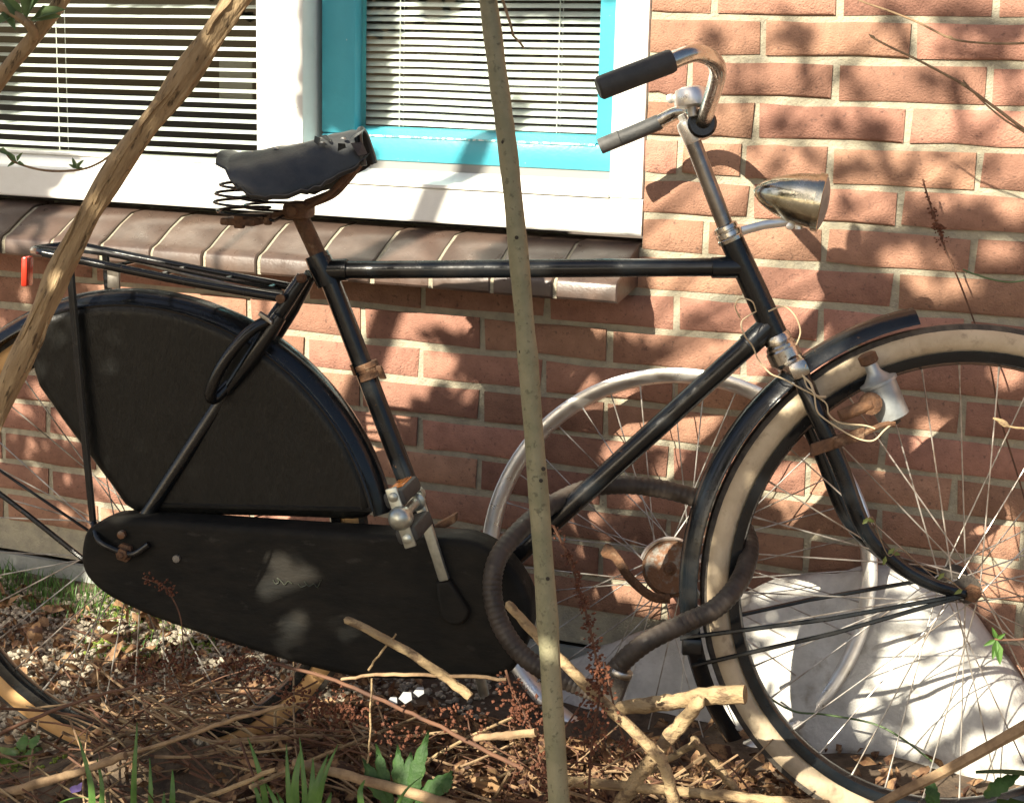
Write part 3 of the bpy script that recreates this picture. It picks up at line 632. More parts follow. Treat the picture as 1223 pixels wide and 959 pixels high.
mb = MB(); q = fr(357, 251); obox(mb, q, fD, fN, fU, .036, .05, .024, .3); tube(mb, [q-fN*.036, q+fN*.036], .0075, 8); obox(mb, fr(300, 262), fD, fN, fU, .05, .12, .010, .3); obox(mb, fr(286, 265, -.055), fD, fN, fU, .014, .010, .018, .2); obox(mb, fr(320, 262, -.04), fD, fN, fU, .010, .010, .016, .2); obj('saddle_clamp', mb, M['rust'], sad)
part('saddle_spar', cr([fr(428, 196, 0), fr(414, 214, 0), fr(396, 232, 0), fr(366, 244, 0)], 5), .007, M['rust'], sad, seg=8, flat=1.6)
# carrier
car = part('carrier', cr([fr(337, 356, -.052), fr(300, 350, -.055), fr(220, 336, -.058), (fr(110, 314, -.058)), fr(52, 302, -.058)], 4), [.0062]*17, M['black'], seg=10)
part('carrier_rail', cr([fr(337, 356, -.052)+fN*.104, fr(220, 336, -.058)+fN*.116, fr(110, 314, -.058)+fN*.116, fr(52, 302, -.058)+fN*.116], 4), .0062, M['black'], car, seg=10)
part('carrier_loop', cr([fr(60, 303, -.058), fr(46, 300, -.045), fr(42, 298, 0), fr(46, 300, -.058)+fN*.1, fr(60, 303, -.058)+fN*.116], 5), .0055, M['black'], car, seg=8)
for o, dy in ((-.03, -4), (.0, -5), (.03, -5)):
    part('carrier_wire', cr([fr(50, 297+dy*.3, o), fr(125, 306+dy*.5, o), fr(230, 330+dy, o), fr(300, 344+dy, o), fr(335, 347, o*.7-.01)], 4), .0026, M['black'], car, seg=6)
for px in (130, 185, 245, 300):
    y = 316+(px-110)*.185; a_ = fr(px, y, -.058); part('cross_bar', [a_, a_+fN*.116], .0032, M['black'], car, seg=6)
part('spring_clip', cr([fr(96, 296, -.02), fr(140, 306, -.024), fr(215, 326, -.03), fr(290, 344, -.035), fr(338, 350, -.04)], 4), .003, M['steel'], car, seg=6)
for s in (0, 1):
    d_ = fN*(.12*s)
    part('carrier_stay', [fr(83, 306, -.060)+d_, fr(86, 345, -.060)+d_, fr(97, 480, -.062)+d_, fr(111, 622, -.064)+d_], [.0062,.0066,.0066,.006], M['black'], car, seg=8, flat=.65)
part('stay_link', [fr(-40, 560, -.05), fr(30, 612, -.055), fr(105, 672, -.06), fr(140, 674, -.075)], .0042, M['black'], bike, seg=8)
part('mudguard_stay', [fr(-60, 508, -.03), fr(0, 562, -.04), fr(115, 640, -.06)], .0024, M['black'], bike, seg=6)
mb = MB(); q = fr(136, 330, -.04); obox(mb, q, fD, fN, fU, .018, .006, .034, .2); obj('mudguard_bridge', mb, M['steel'], car)
mb = MB(); q = fr(335, 357, -.062); lathe(mb, q-fN*.004, fN, [(0,.003),(.001,.0065),(.005,.0065)], 8); obj('carrier_bolt', mb, M['rust'], car)
mb = MB(); obox(mb, fr(32.5, 324, -.05), V((fN.x, fN.y, 0)), V((.97, .22, 0)), (fU+fD*.05).normalized(), .021, .009, .042, .25); obj('rear_reflector', mb, M['red'], bike)
# ring lock on the seat stays
lk = part('ring_lock', cr([fr(318, 384, -.06), fr(296, 398, -.072), fr(268, 432, -.078), (fr(252, 466, -.076)), fr(256, 476, -.066), fr(274, 458, -.05)], 6), [.0085]*31, M['black'], seg=10)
part('lock_body', [fr(334, 378, -.052), fr(322, 396, -.055), fr(300, 428, -.056), fr(270, 468, -.052)], [.010, .012, .012, .008], M['black'], lk, seg=10)
mb = MB(); obox(mb, fr(318, 380, -.066), (fr(326, 386)-fr(308, 373)).normalized(), fN, fU, .022, .010, .006, .2); tube(mb, [fr(310, 374, -.068), fr(322, 382, -.068)], .0035, 6); obj('lock_lever', mb, M['steel'], lk)

# ================================================================== THE LOOSE WHEEL, THE LOCK, THE SHEET
SWC = V((-.182, -.114, 1.13-.856)); _y, _l = .118, .205
sD = V((math.cos(_y), math.sin(_y), 0)); sU = V((-math.sin(_y)*math.sin(_l), math.cos(_y)*math.sin(_l), math.cos(_l))); sN = sU.cross(sD).normalized()
lw = thing('spare_wheel', 'bare chrome bicycle wheel without tyre propped against the brick wall', 'wheel', V((SWC.x, SWC.y-.05, 0)))
mb = MB(); a = .311; ring(mb, SWC, sD, sU, sN, [(a+.003,-.0165),(a,-.018),(a-.010,-.0165),(a-.018,-.009),(a-.021,0),(a-.018,.009),(a-.010,.0165),(a,.018),(a+.003,.0165),(a-.002,.011),(a-.010,0),(a-.002,-.011)], n=96); obj('rim', mb, M['bright'], lw)
mb = MB(); lathe(mb, SWC-sN*.055, sN, [(0,.0045),(.015,.006),(.018,.016),(.020,.043),(.026,.046),(.030,.044),(.031,.020),(.08,.016),(.082,.03),(.086,.03),(.088,.006),(.11,.005)], 26); hub2 = obj('hub', mb, M['rust'], lw)
mb = MB(); ring(mb, SWC-sN*.036, sD, sU, sN, [(.047,-.004),(.050,0),(.047,.004),(.044,0)], .3, 2.9, 20); obj('chrome_hub_band', mb, M['bright'], hub2)
mb = MB(); lathe(mb, SWC-sN*.0385, sN, [(0,.020),(.001,.039),(.004,.041),(.006,.041)], 26); obj('hub_dust_plate', mb, M['rustgrey'], hub2)
mb = MB(); h = lambda u, v: hit(u, v, SWC-sN*.046, sN); tube(mb, cr([h(720, 655), h(735, 665), h(752, 690), h(778, 712), h(800, 715)], 4), [.009,.012,.012,.010,.008]+[.008]*12, 8, flat=.3); obj('brake_arm', mb, M['rust'], hub2)
spokes(lw, SWC, sD, sU, sN, .024, a-.013, .03, off=.09)
lock = thing('cable_lock', 'thick dark armoured cable lock looped through front wheel and frame', 'bicycle lock', fr(640, 740, -.12))
def lp(kind, u, v, o): return fr(u, v, o) if kind == 'f' else fk(u, v, o)
path = [('f',722,822,-.165),('f',737,797,-.165),('f',770,768,-.165),('k',815,745,-.085),('k',852,728,-.085),('k',878,702,-.065),('k',892,672,-.02),('k',893,642,.03),('k',872,612,.07),('k',838,597,.10),('f',790,584,.06),('f',745,579,.05),('f',700,584,.035),('f',655,605,-.02),('f',618,636,-.085),('f',594,668,-.125),('f',588,705,-.14),('f',598,745,-.15),('f',622,780,-.16),('f',655,803,-.165),('f',690,818,-.165),('f',715,828,-.165)]
P = cr([lp(*x) for x in path], 18)
rad = [.0130*(1.0+.035*(1 if (i % 3) else -1)) for i in range(len(P))]
part('cable', P, rad, M['hose'], lock, seg=14)
mb = MB(); a_ = fr(726, 842, -.168); b_ = fr(742, 800, -.165); d_ = (b_-a_).normalized(); lathe(mb, a_-d_*.004, d_, [(0,.010),(.003,.0155),(.048,.0155),(.051,.012)], 18); obj('lock_barrel', mb, M['tread'], lock)
mb = MB(); lathe(mb, a_+d_*.044, d_, [(0,.0157),(.002,.0168),(.007,.0168),(.009,.0157)], 18); obj('lock_collar', mb, M['steel'], lock)
# grey sheet
ridge = [(672,800),(700,785),(760,760),(840,733),(900,706),(960,690),(1000,683),(1050,681),(1100,692),(1150,725),(1190,775),(1240,850)]
Rg = cr([wl(u, v, -.028) for u, v in ridge], 5)
mb = MB(); n = len(Rg); J = 16; vs = []
for i, p in enumerate(Rg):
    bx = p.x+.02+.10*(i/n-.4); gy = -.135-.015*math.sin(i*.3)
    b = V((bx, gy, gz(bx, gy)-.012))
    for j in range(J+1):
        t = j/J; q = p.lerp(b, t)
        q += V((0, -.030*math.sin(math.pi*t**.8), .018*math.sin(math.pi*t)))*min(1, p.z/.25)
        q += V((0, .008*(.5-abs(noise.noise(V((q.x*8, q.z*6, 3)))))*2, .008*noise.noise(V((q.x*11, t*4, 9)))))
        q += V((0, .004*noise.noise(V((q.x*30, q.z*30, 5))), 0))
        if j == J: q.z += .022*max(0, noise.noise(V((q.x*24, 3, 1))))+.006*noise.noise(V((q.x*70, 3, 1)))
        if j == 0: q.z += .006*noise.noise(V((q.x*22, 7, 1)))
        vs.append(q)
mb.add(vs, [(i*(J+1)+j, i*(J+1)+j+1, (i+1)*(J+1)+j+1, (i+1)*(J+1)+j) for i in range(n-1) for j in range(J)])
o = obj('sheet', mb, M['sheet'], smooth=180); tag(o, 'pale grey bent sheet slumped against the wall behind the front wheel', 'sheet'); md = o.modifiers.new('t', 'SOLIDIFY'); md.thickness = .006; md.offset = 1

# ================================================================== BRANCHES AND STEMS IN FRONT
def leafquad(mb, p, d, nrm, L, Wd, fold=.25):
    d = d.normalized(); s = d.cross(nrm).normalized(); nn = s.cross(d)
    a, b, c = p, p+d*L*.45-nn*L*.03, p+d*L-nn*L*.16
    mb.add([a, b, c, p+d*L*.4+s*Wd*.5+nn*Wd*fold, p+d*L*.4-s*Wd*.5+nn*Wd*fold, p+d*L*.78+s*Wd*.28+nn*Wd*fold*.4-nn*L*.08, p+d*L*.78-s*Wd*.28+nn*Wd*fold*.4-nn*L*.08],
        [(0,1,3),(0,4,1),(1,5,3),(1,2,5),(1,4,6),(1,6,2)])
# brown leaning branch
def fl(u, v, Y): return wl(u, v, Y)
t = thing('leaning_branch', 'thick tan ridged branch leaning across the rear wheel and left window', 'branch', V((wl(-140,820,-1.0).x, -1.0, 0)))
axp = [(-175,880,-1.02),(-60,625,-1.02),(-6,500,-1.0),(39,400,-1.0),(83,300,-1.0),(140,200,-1.0),(215,100,-1.0),(281,0,-1.0),(350,-110,-1.0),(430,-260,-1.0)]
P = cr([fl(*x) for x in axp], 9)
mb = MB(); tube(mb, P, [.0130+.0012*math.sin(i*.6) for i in range(len(P))], 28, rough=.26, seed=5); lb = obj('trunk', mb, M['bark'], t, smooth=60)
for k in range(24):
    i = 8+(k*3) % 58; q = P[i]; d = (P[i+1]-P[i]).normalized(); a = (-ray(*proj(q))).normalized(); s = d.cross(a).normalized()
    th = random.uniform(-.9, .9); off_ = (a*math.cos(th)+s*math.sin(th))*.0138
    L = random.uniform(.06, .14)
    mb = MB(); tube(mb, cr([q+off_*.93, q+d*L*.3+off_*1.0+s*random.uniform(-.002,.002), q+d*L*.7+off_*1.0+s*random.uniform(-.003,.003), q+d*L+off_*.93], 4), [.0008,.0022,.0028,.0022,.0028,.0022,.002,.0028,.0022,.0018,.0014,.001,.0006], 5); obj('bark_ridge', mb, M['bark'], lb)
mb = MB()
for (u, v) in ((121,125),(205,108),(126,62),(55,388),(30,310)):
    pass
# upper-left branch with leaf shoots
t = thing('shrub_branch', 'shorter branch with grey-green shoots in the top left corner', 'branch', fl(0, 95, -.95))
P = cr([fl(-60,185,-.95), fl(0,95,-.95), fl(38,48,-.95), fl(78,-6,-.95), fl(120,-80,-.95)], 5); mb = MB(); tube(mb, P, .0085, 12, rough=.12, seed=2); obj('stem', mb, M['bark'], t)
P = cr([fl(38,52,-.95), fl(40,38,-.96), fl(25,22,-.97), fl(0,8,-.97), fl(-30,-5,-.97)], 5); mb = MB(); tube(mb, P, [.006,.0045], 10, rough=.1); obj('side_shoot', mb, M['bark'], t)
for (u, v, du, dv, L) in ((30,28,8,-40,.07),(36,25,34,-10,.05),(30,26,-20,-24,.045),(40,22,40,-18,.05),(24,15,-26,10,.04),(33,20,14,-30,.05),(5,5,10,25,.04)):
    mb = MB(); p = fl(u, v, -.965); d = fl(u+du, v+dv, -.98)-p; leafquad(mb, p, d, V((.2,-.8,.5)), L, L*.32); obj('leaf', mb, M['leafgrey'], t, smooth=60)
t = thing('thin_shoot', 'thin arching shoot with two small leaf pairs before the left window', 'twig', fl(60, 203, -.9))
P = cr([fl(-60,168,-.9), fl(-2,178,-.9), fl(18,194,-.9), fl(55,204,-.9), fl(95,203,-.9), fl(118,195,-.9), fl(135,183,-.93), fl(150,170,-.98)], 5); mb = MB(); tube(mb, P, .0014, 6); obj('stem', mb, M['twig'], t)
for (u, v, du, dv, L) in ((20,194,-14,-16,.022),(20,194,8,-18,.020),(20,194,-16,6,.018),(20,194,14,4,.016),(92,202,-8,-18,.018),(92,202,10,-17,.02),(92,202,-10,-6,.014),(92,202,12,-4,.012),(-2,178,12,6,.026)):
    mb = MB(); p = fl(u, v, -.9); d = fl(u+du, v+dv, -.905)-p; leafquad(mb, p, d, V((.2,-.8,.5)), L*.8, L*.3); obj('leaf', mb, M['leafgrey'], t, smooth=60)
# upright sapling
t = thing('sapling', 'smooth upright olive-green sapling stem standing before the bicycle', 'sapling', V((wl(676,1100,-.85).x, -.85, 0)))
P = cr([fl(682,1100,-.85), fl(668,959,-.85), fl(657,790,-.85), fl(644,600,-.85), fl(628,400,-.85), fl(610,210,-.85), fl(596,100,-.85), fl(583,0,-.85), fl(566,-120,-.86), fl(540,-300,-.9)], 8)
mb = MB(); tube(mb, P, [.0126+(.0090-.0126)*i/(len(P)-1)+.0004*math.sin(i*1.1)+(.0007 if i % 13 == 5 else 0) for i in range(len(P))], 20, rough=.10, seed=9); tk = obj('trunk', mb, M['greenbark'], t, smooth=80)
for (u, v) in ((617,284),(646,574),(654,691),(649,560),(656,876),(622,420),(601,170)):
    for r_ in (.0155,):
        q = fl(u, v, -.85)-V((CAM.x-0, 0, 0))*0; d = (CAM-q).normalized(); mb = MB(); c = q+d*.0105; lathe(mb, c-d*.003, d, [(0,.0026),(.004,.0022),(.0042,.001)], 8); obj('bud_scar', mb, M['lenticel'], tk)
t = thing('dangling_twig', 'short kinked twig dangling beside the sapling at the top', 'twig', fl(615, 30, -.85))
P = [fl(588,-25,-.85), fl(601,2,-.85), fl(606,18,-.85), fl(610,30,-.85), fl(613,43,-.85), fl(620,50,-.85), fl(626,58,-.85)]; mb = MB(); tube(mb, P, [.0016,.0013], 6, rough=.3); obj('stem', mb, M['twig'], t)
# twigs at the right
def twig(name, label, pts, r, m=M['twig'], buds=(), cat='twig', seeds=(), leafs=()):
    P = cr([fl(*p) for p in pts], 6); t = thing(name, label, cat, P[-1]); mb = MB(); tube(mb, P, r, 7, rough=.15); obj('stem', mb, m, t)
    for (u, v, Y, L, mm) in buds:
        p = fl(u, v, Y); d = (fl(u-8, v-5, Y)-p).normalized(); mb = MB(); lathe(mb, p, d, [(0,.001),(L*.3,L*.2),(L*.6,L*.17),(L,.0004)], 8); obj('bud', mb, mm, t)
    return t
twig('bare_twig', 'uppermost bare twig curving across the top right bricks', [(985,-25,-.4),(1025,0,-.4),(1066,15,-.4),(1098,28,-.4),(1138,47,-.4),(1180,52,-.4),(1223,52,-.4),(1290,48,-.4)], [.0012,.0016], buds=((1138,46,-.4,.006,M['twig']),))
twig('bare_twig', 'budded bare twig slanting down to the right edge above the headlamp', [(1040,44,-.45),(1062,56,-.45),(1098,73,-.45),(1130,90,-.45),(1150,101,-.45),(1190,130,-.45),(1223,155,-.45),(1290,200,-.45)], [.0012,.0022], buds=((1045,46,-.45,.009,M['twig']),(1155,104,-.45,.012,M['stick'])))
twig('bare_twig', 'thin side twig running beneath the budded twig at the right edge', [(1150,96,-.45),(1168,116,-.45),(1195,140,-.45),(1226,160,-.45),(1280,195,-.45)], [.0009,.0014])
twig('bare_twig', 'pale green thin twig close to the wall above the front tyre', [(1150,322,-.12),(1162,327,-.12),(1185,334,-.12),(1208,337,-.12),(1230,333,-.12),(1280,320,-.12)], .0013, M['leafgrey'])
t = twig('budding_shoot', 'thin shoot with one pale yellow bud before the right spokes', [(1186,499,-.55),(1205,509,-.55),(1230,512,-.55),(1300,515,-.55)], .0012, M['stick'], buds=((1206,510,-.55,.020,M['stick']),))
t = twig('budding_shoot', 'reddish shoot with fresh green leaves right of the front hub', [(1188,763,-.5),(1205,764,-.5),(1230,762,-.5),(1300,750,-.5)], .0015, M['twigred'])
for (du, dv, L) in ((-6,-18,.018),(6,34,.032),(-4,26,.026),(-18,10,.018),(14,-8,.016)):
    mb = MB(); p = fl(1190,763,-.5); leafquad(mb, p, fl(1190+du, 763+dv, -.51)-p, V((.3,-.9,.3)), L, L*.34); obj('leaf', mb, M['grass'], t, smooth=60)
twig('thick_twig', 'thick brown twig crossing the bottom right corner', [(1010,985,-.55),(1060,955,-.55),(1120,925,-.55),(1175,895,-.55),(1223,868,-.55),(1300,825,-.55)], [.006,.008], M['twig'])
twig('bare_twig', 'thin olive twig sagging across the sheet inside the front wheel', [(900,820,-.22),(945,848,-.22),(985,853,-.22),(1040,863,-.22),(1075,880,-.22),(1115,910,-.22)], .0016, M['leafgrey'])
for (u, v) in ((1033,628),(1068,660),(1126,682),(1150,706),(1170,640)):   # small sprigs caught on the fork
    pass
vine = thing('vine_sprig', 'green sprigs twined round the fork blade above the front hub', 'vine', fk(1080, 660, -.08))
mb = MB(); tube(mb, cr([fk(1030,625,-.075), fk(1042,618,-.08), fk(1050,640,-.075), fk(1062,664,-.08), fk(1076,655,-.08), fk(1100,676,-.075), fk(1130,690,-.075), fk(1148,704,-.085)], 5), .0007, 5); obj('stem', mb, M['twig'], vine)
for (u, v, du, dv) in ((1030,626,10,-10),(1034,620,14,4),(1060,662,16,-14),(1058,664,-4,14),(1064,660,12,2),(1128,684,-10,10),(1150,704,-12,6)):
    mb = MB(); p = fk(u, v, -.078); leafquad(mb, p, fk(u+du, v+dv, -.08)-p, -fkN+fkU*.4, .013, .006); obj('leaf', mb, M['leafyel'], vine, smooth=60)
# dock stalks
def seeds(mb, P, r, n, spread, size):
    for i in range(n):
        f = random.random()*(len(P)-1); k = int(f); q = P[k].lerp(P[min(k+1, len(P)-1)], f-k)
        d = V((random.gauss(0,1), random.gauss(0,1), random.gauss(0,.8))).normalized(); q = q+d*spread*random.random()**.6
        s = size*random.uniform(.6, 1.3); a = d.orthogonal().normalized(); b = d.cross(a)
        mb.add([q-d*s, q+a*s*.7, q+b*s*.7, q-a*s*.7, q-b*s*.7, q+d*s], [(0,2,1),(0,3,2),(0,4,3),(0,1,4),(5,1,2),(5,2,3),(5,3,4),(5,4,1)])
def dock(label, pts, clumps, r=.0016):
    P = cr([fl(*p) for p in pts], 8); t = thing('dock_stalk', label, 'dry plant', P[-1])
    mb = MB(); tube(mb, P, r, 6, rough=.2); obj('stem', mb, M['twigred'], t)
    for (a, b, n, sp, sz) in clumps:
        mb = MB(); i0, i1 = int(a*(len(P)-1)), max(int(a*(len(P)-1))+1, int(b*(len(P)-1))); seeds(mb, P[i0:i1+1], 0, n, sp, sz); obj('seed_cluster', mb, M['dock'], t, smooth=0, kind='stuff')
dock('rusty red dried dock stalk full of seeds right of the sapling', [(661,628,-.78),(680,668,-.78),(692,705,-.78),(704,748,-.78),(713,792,-.78),(716,830,-.78),(708,880,-.78),(704,930,-.78),(702,1000,-.78)], [(.03,.08,22,.009,.0024),(.10,.17,46,.010,.0026),(.2,.33,80,.009,.0028),(.33,.5,90,.011,.0026),(.5,.62,120,.016,.003),(.62,.85,190,.030,.003)])
dock('thin dark dock stalk with a few seeds rising before the right bricks', [(1102,214,-.06),(1112,248,-.06),(1122,278,-.06),(1131,302,-.06),(1145,335,-.06),(1165,388,-.06),(1182,435,-.07),(1195,500,-.08),(1222,590,-.1),(1250,700,-.12)], [(.0,.12,18,.004,.0022),(.12,.18,30,.007,.003),(.19,.24,34,.009,.0036),(.25,.31,20,.012,.0026)], .0013)
dock('short clump of dark red dock seeds left of the sapling base', [(604,800,-.72),(612,825,-.72),(625,850,-.72),(640,885,-.72),(650,940,-.72)], [(.1,.5,90,.018,.0028),(.5,.9,80,.022,.003)])
dock('dark red dock stalk lying low in front of the chain case end', [(170,690,-.74),(196,700,-.74),(205,712,-.74),(216,740,-.74),(220,790,-.74)], [(.0,.5,60,.012,.0026)], .001)
dock('drooping dock stalk with a seed tip among the crossed sticks', [(722,790,-.7),(735,850,-.7),(748,890,-.7),(762,930,-.7),(770,985,-.7)], [(.45,.65,50,.012,.003)], .0014)

# ================================================================== STICKS, LITTER, GRASS
def stick(label, pts, r, m=M['stick'], fork=None, cat='stick'):
    P = cr([fl(*p) for p in pts], 6); mb = MB(); 
    r0, r1 = r[0], r[-1]; nP = len(P); kn = random.randrange(2, max(3, nP-2))
    if nP > 8: P = [p+V((random.gauss(0,.0007), 0, random.gauss(0,.0007))) if 0 < i < nP-1 else p for i, p in enumerate(P)]
    rr = [(r0+(r1-r0)*i/(nP-1))*(1+random.gauss(0,.02)+(.12 if i == kn else 0)) for i in range(nP)]
    e = (P[0]-P[1]).normalized(); P = [P[0]+e*r0*.5+V((0,0,r0*.3))]+P; rr = [r0*.45]+rr
    tube(mb, P, rr, 14, rough=.20, seed=len(label)); o = obj('stick', mb, m, smooth=50)
    return tag(o, label, cat, 'broken sticks lying in front of the bicycle')
Yf = -.72
stick('pale stick slanting down across the lower chain case', [(414,740,Yf),(470,768,Yf),(520,800,Yf),(562,832,Yf)], [.0052,.006])
stick('long cream stick leaning under the cable lock and bending down', [(608,722,-.76),(640,758,-.76),(690,808,-.76),(735,852,-.76),(782,898,-.76),(797,925,-.76),(808,975,-.76)], [.0058,.0075])
stick('thick mossy tan stick lying level before the front mudguard', [(738,845,-.66),(790,840,-.66),(835,832,-.66),(890,829,-.66)], [.0085,.0115])
stick('thick tan stick running down left from the level stick', [(836,838,-.68),(815,862,-.68),(785,898,-.69),(755,938,-.70),(735,970,-.70)], [.0085,.0095])
stick('short pale stick leaning right at the foot of the crossed sticks', [(828,882,-.6),(850,910,-.6),(884,950,-.6),(895,970,-.6)], [.0052,.0058])
stick('thin tan twig propped between two crossed sticks', [(776,922,-.62),(800,905,-.62),(832,886,-.62)], [.004,.0045])
stick('pale stick lying flat along the bottom right of the sapling', [(676,932,-.70),(760,940,-.70),(850,948,-.70),(930,957,-.70),(990,962,-.70)], [.006,.0065])
stick('brown stick lying low across the bottom centre behind the weed', [(352,910,-.8),(420,927,-.8),(480,943,-.8),(545,962,-.8)], [.006,.007], M['twig'])
stick('thin reddish stem sweeping from the chain case to the sapling base', [(326,792,Yf),(400,812,Yf),(470,842,Yf),(540,875,Yf),(625,918,Yf)], [.0022,.003], M['twigred'])
stick('slender buff stem lying level under the chain case', [(408,811,Yf),(450,806,Yf),(520,806,Yf),(605,811,Yf)], [.0022,.0022], M['twig'])
stick('pink-grey twig lying level left of the sapling', [(568,881,-.75),(600,878,-.75),(640,874,-.75)], [.0045,.0048], M['twig'])
stick('weathered grey branch at the bottom left edge', [(-30,956,-.85),(40,937,-.85),(90,922,-.85),(150,902,-.85)], [.0065,.0045], M['twig'])
stick('long thin brown stem rising from the left edge over the gravel', [(-20,884,-.8),(60,850,-.8),(120,830,-.8),(190,812,-.8)], [.0026,.0018], M['twigred'])
stick('long curved stem from bottom left up to the orange tyre', [(100,914,-.8),(180,893,-.8),(270,862,-.8),(340,842,-.8)], [.0034,.0026], M['twig'])
stick('light straight twig at the bottom left centre', [(228,958,-.82),(270,943,-.82),(330,918,-.82)], [.0032,.0028], M['stick'])
stick('thin straw leaning upright before the chain case', [(440,800,Yf),(455,778,Yf),(473,757,Yf)], [.0016,.0012], M['stick'])
stick('pale upright straw standing in the litter centre', [(438,932,-.78),(442,880,-.78),(444,810,-.78)], [.0014,.0012], M['stick'])
# twig tangle (nobody could count it)
rd = random.Random(3); mb = MB(); mb2 = MB()
def tangle(mb, n, X, Yr, zr, L0, L1, r0, r1, slope):
    for i in range(n):
        x = rd.uniform(*X); y = rd.uniform(*Yr); z = gz(x, y)+rd.uniform(*zr); L = rd.uniform(L0, L1)
        a = rd.gauss(0, .75)+rd.choice((0, math.pi)); s = rd.gauss(slope, .34)
        d = V((math.cos(a), math.sin(a)*.6, s)).normalized(); b = d.orthogonal().normalized()*rd.uniform(-.12,.12)*L
        p0 = V((x, y, z)); P = cr([p0-d*L*.5, p0+b, p0+d*L*.5], 3)
        r = rd.uniform(r0, r1); tube(mb, P, [r, r*.6], 5, rough=.2)
tangle(mb, 170, (-.95, .05), (-.86, -.42), (-.005, .075), .08, .34, .0010, .0028, .02)
tangle(mb, 70, (-.1, .45), (-.7, -.25), (-.005, .03), .08, .22, .0009, .0022, .02)
tangle(mb2, 270, (-.95, .1), (-.86, -.42), (-.005, .085), .06, .28, .0010, .0022, .05)
tangle(mb2, 25, (-1.4, -.7), (-.55, -.12), (.0, .03), .05, .2, .0008, .0016, .05)
mb3 = MB(); tangle(mb3, 48, (-.9, .15), (-.86, -.5), (.0, .08), .10, .36, .0016, .0036, .03); tag(obj('straw_litter', mb3, M['stick']), 'scattered pale straw stalks lying over the litter', 'straw', kind='stuff')
tag(obj('twig_litter', mb, M['twig']), 'tangle of thin buff twigs on the ground before the bicycle', 'twigs', kind='stuff')
tag(obj('red_stem_litter', mb2, M['twigred']), 'tangle of thin reddish dead stems on the ground', 'twigs', kind='stuff')
mb = MB()
for i in range(8200):
    if i < 6400:
        x = rd.uniform(-1.25, .2); y = rd.uniform(-.92, -.28)
        if x < -.60 and rd.random() < .7: x = rd.uniform(-.6, .2)
        z = gz(x, y)+rd.uniform(-.004, .045 if x > -.6 else .012)
    elif i < 7200: x = rd.uniform(-.2, .5); y = rd.uniform(-.62, -.13); z = gz(x, y)+rd.uniform(0, .012)
    else: x = rd.uniform(-1.5, -.6); y = rd.uniform(-.5, -.1); z = gz(x, y)+rd.uniform(.002, .012)
    if i % 14 == 0: z += .01
    d = V((rd.gauss(0,1), rd.gauss(0,1), rd.gauss(0,.6))); nn = V((rd.gauss(0,.8), rd.gauss(-.3,.8), 1)); L = rd.uniform(.030, .058) if i % 14 == 0 else rd.uniform(.008, .032)
    leafquad(mb, V((x, y, z)), d, nn, L, L*rd.uniform(.3,.7), rd.uniform(-.5,.6))
tag(obj('leaf_litter', mb, M['leafdead'], smooth=0), 'crisp brown dead leaf litter heaped along the bicycle', 'leaf litter', kind='stuff')
mb = MB()
for (u, v, Y, n, sp) in ((300,800,-.70,90,.02),(392,845,-.72,120,.022),(425,852,-.72,80,.018),(350,830,-.72,60,.02),(628,850,-.7,80,.018),(560,860,-.7,50,.025),(215,790,-.66,110,.022),(170,800,-.66,80,.022),(480,880,-.75,50,.025),(640,930,-.75,70,.02),(270,790,-.66,40,.02)):
    c = fl(u, v, Y)
    for i in range(n):
        q = c+V((rd.gauss(0, sp), rd.gauss(0, sp*.6), 0)); q.z = max(gz(q.x, q.y)+.002, c.z+rd.gauss(0, .010)); seeds(mb, [q, q], 0, 1, .001, .0032)
tag(obj('seed_litter', mb, M['dock'], smooth=0), 'drifts of dark red dock seed husks on the ground', 'seed husks', kind='stuff')
# gravel
mb = MB(); ico = bmesh.new(); bmesh.ops.create_icosphere(ico, subdivisions=1, radius=1); iv = [v.co.copy() for v in ico.verts]; ico.verts.index_update(); jf = [tuple(v.index for v in f.verts) for f in ico.faces]; ico.free()
for i in range(8500):
    x = rd.uniform(-2.0, -.45); y = rd.uniform(-.62, -.06)
    if rd.random() < max(0, (x+.8)/.5): continue
    s = rd.uniform(.0028, .0072)*(1.3 if rd.random() < .1 else 1); z = gz(x, y)+s*.35
    k = [V((c.x*s*rd.uniform(.8,1.25), c.y*s*rd.uniform(.8,1.25), c.z*s*rd.uniform(.55,.9))) for c in iv]
    a = rd.uniform(0, 6.3); ca, sa = math.cos(a), math.sin(a)
    mb.add([(x+c.x*ca-c.y*sa, y+c.x*sa+c.y*ca, z+c.z) for c in k], jf)
tag(obj('gravel', mb, M['pebble'], smooth=0), 'pale gravel between the wall and the rear wheel', 'gravel', kind='stuff')
# grass and moss along the wall
def blade(mb, p, d, L, wd, bend):
    s = d.cross(V((0,0,1))); s = s.normalized() if s.length > 1e-4 else V((1,0,0)); vs = []
    for i in range(5):
        t = i/4; q = p+V((0,0,L*(t-.25*bend*t*t)))+d*(L*bend*.7*t*t); w_ = wd*(1-t**1.6)*.5+.0001
        vs += [q-s*w_, q+s*w_]
    mb.add(vs, [(2*i, 2*i+1, 2*i+3, 2*i+2) for i in range(4)])
mb = MB()
for i in range(900):
    x = rd.uniform(-1.75, -1.28)+(rd.random()**2)*.1; y = rd.uniform(-.16, -.03)
    blade(mb, V((x, y, gz(x, y))), V((rd.gauss(0,1), rd.gauss(0,1), 0)).normalized(), rd.uniform(.015, .045), rd.uniform(.0015,.003), rd.uniform(.2, 1))
for i in range(200):
    x = rd.uniform(-1.25, -1.0); y = rd.uniform(-.30, -.06); blade(mb, V((x, y, gz(x, y))), V((rd.gauss(0,1), rd.gauss(0,1), 0)).normalized(), rd.uniform(.01, .03), .002, rd.uniform(.3, 1))
tag(obj('grass', mb, M['grass'], smooth=60), 'short green grass along the foot of the wall at the left', 'grass', kind='stuff')
mb = MB()
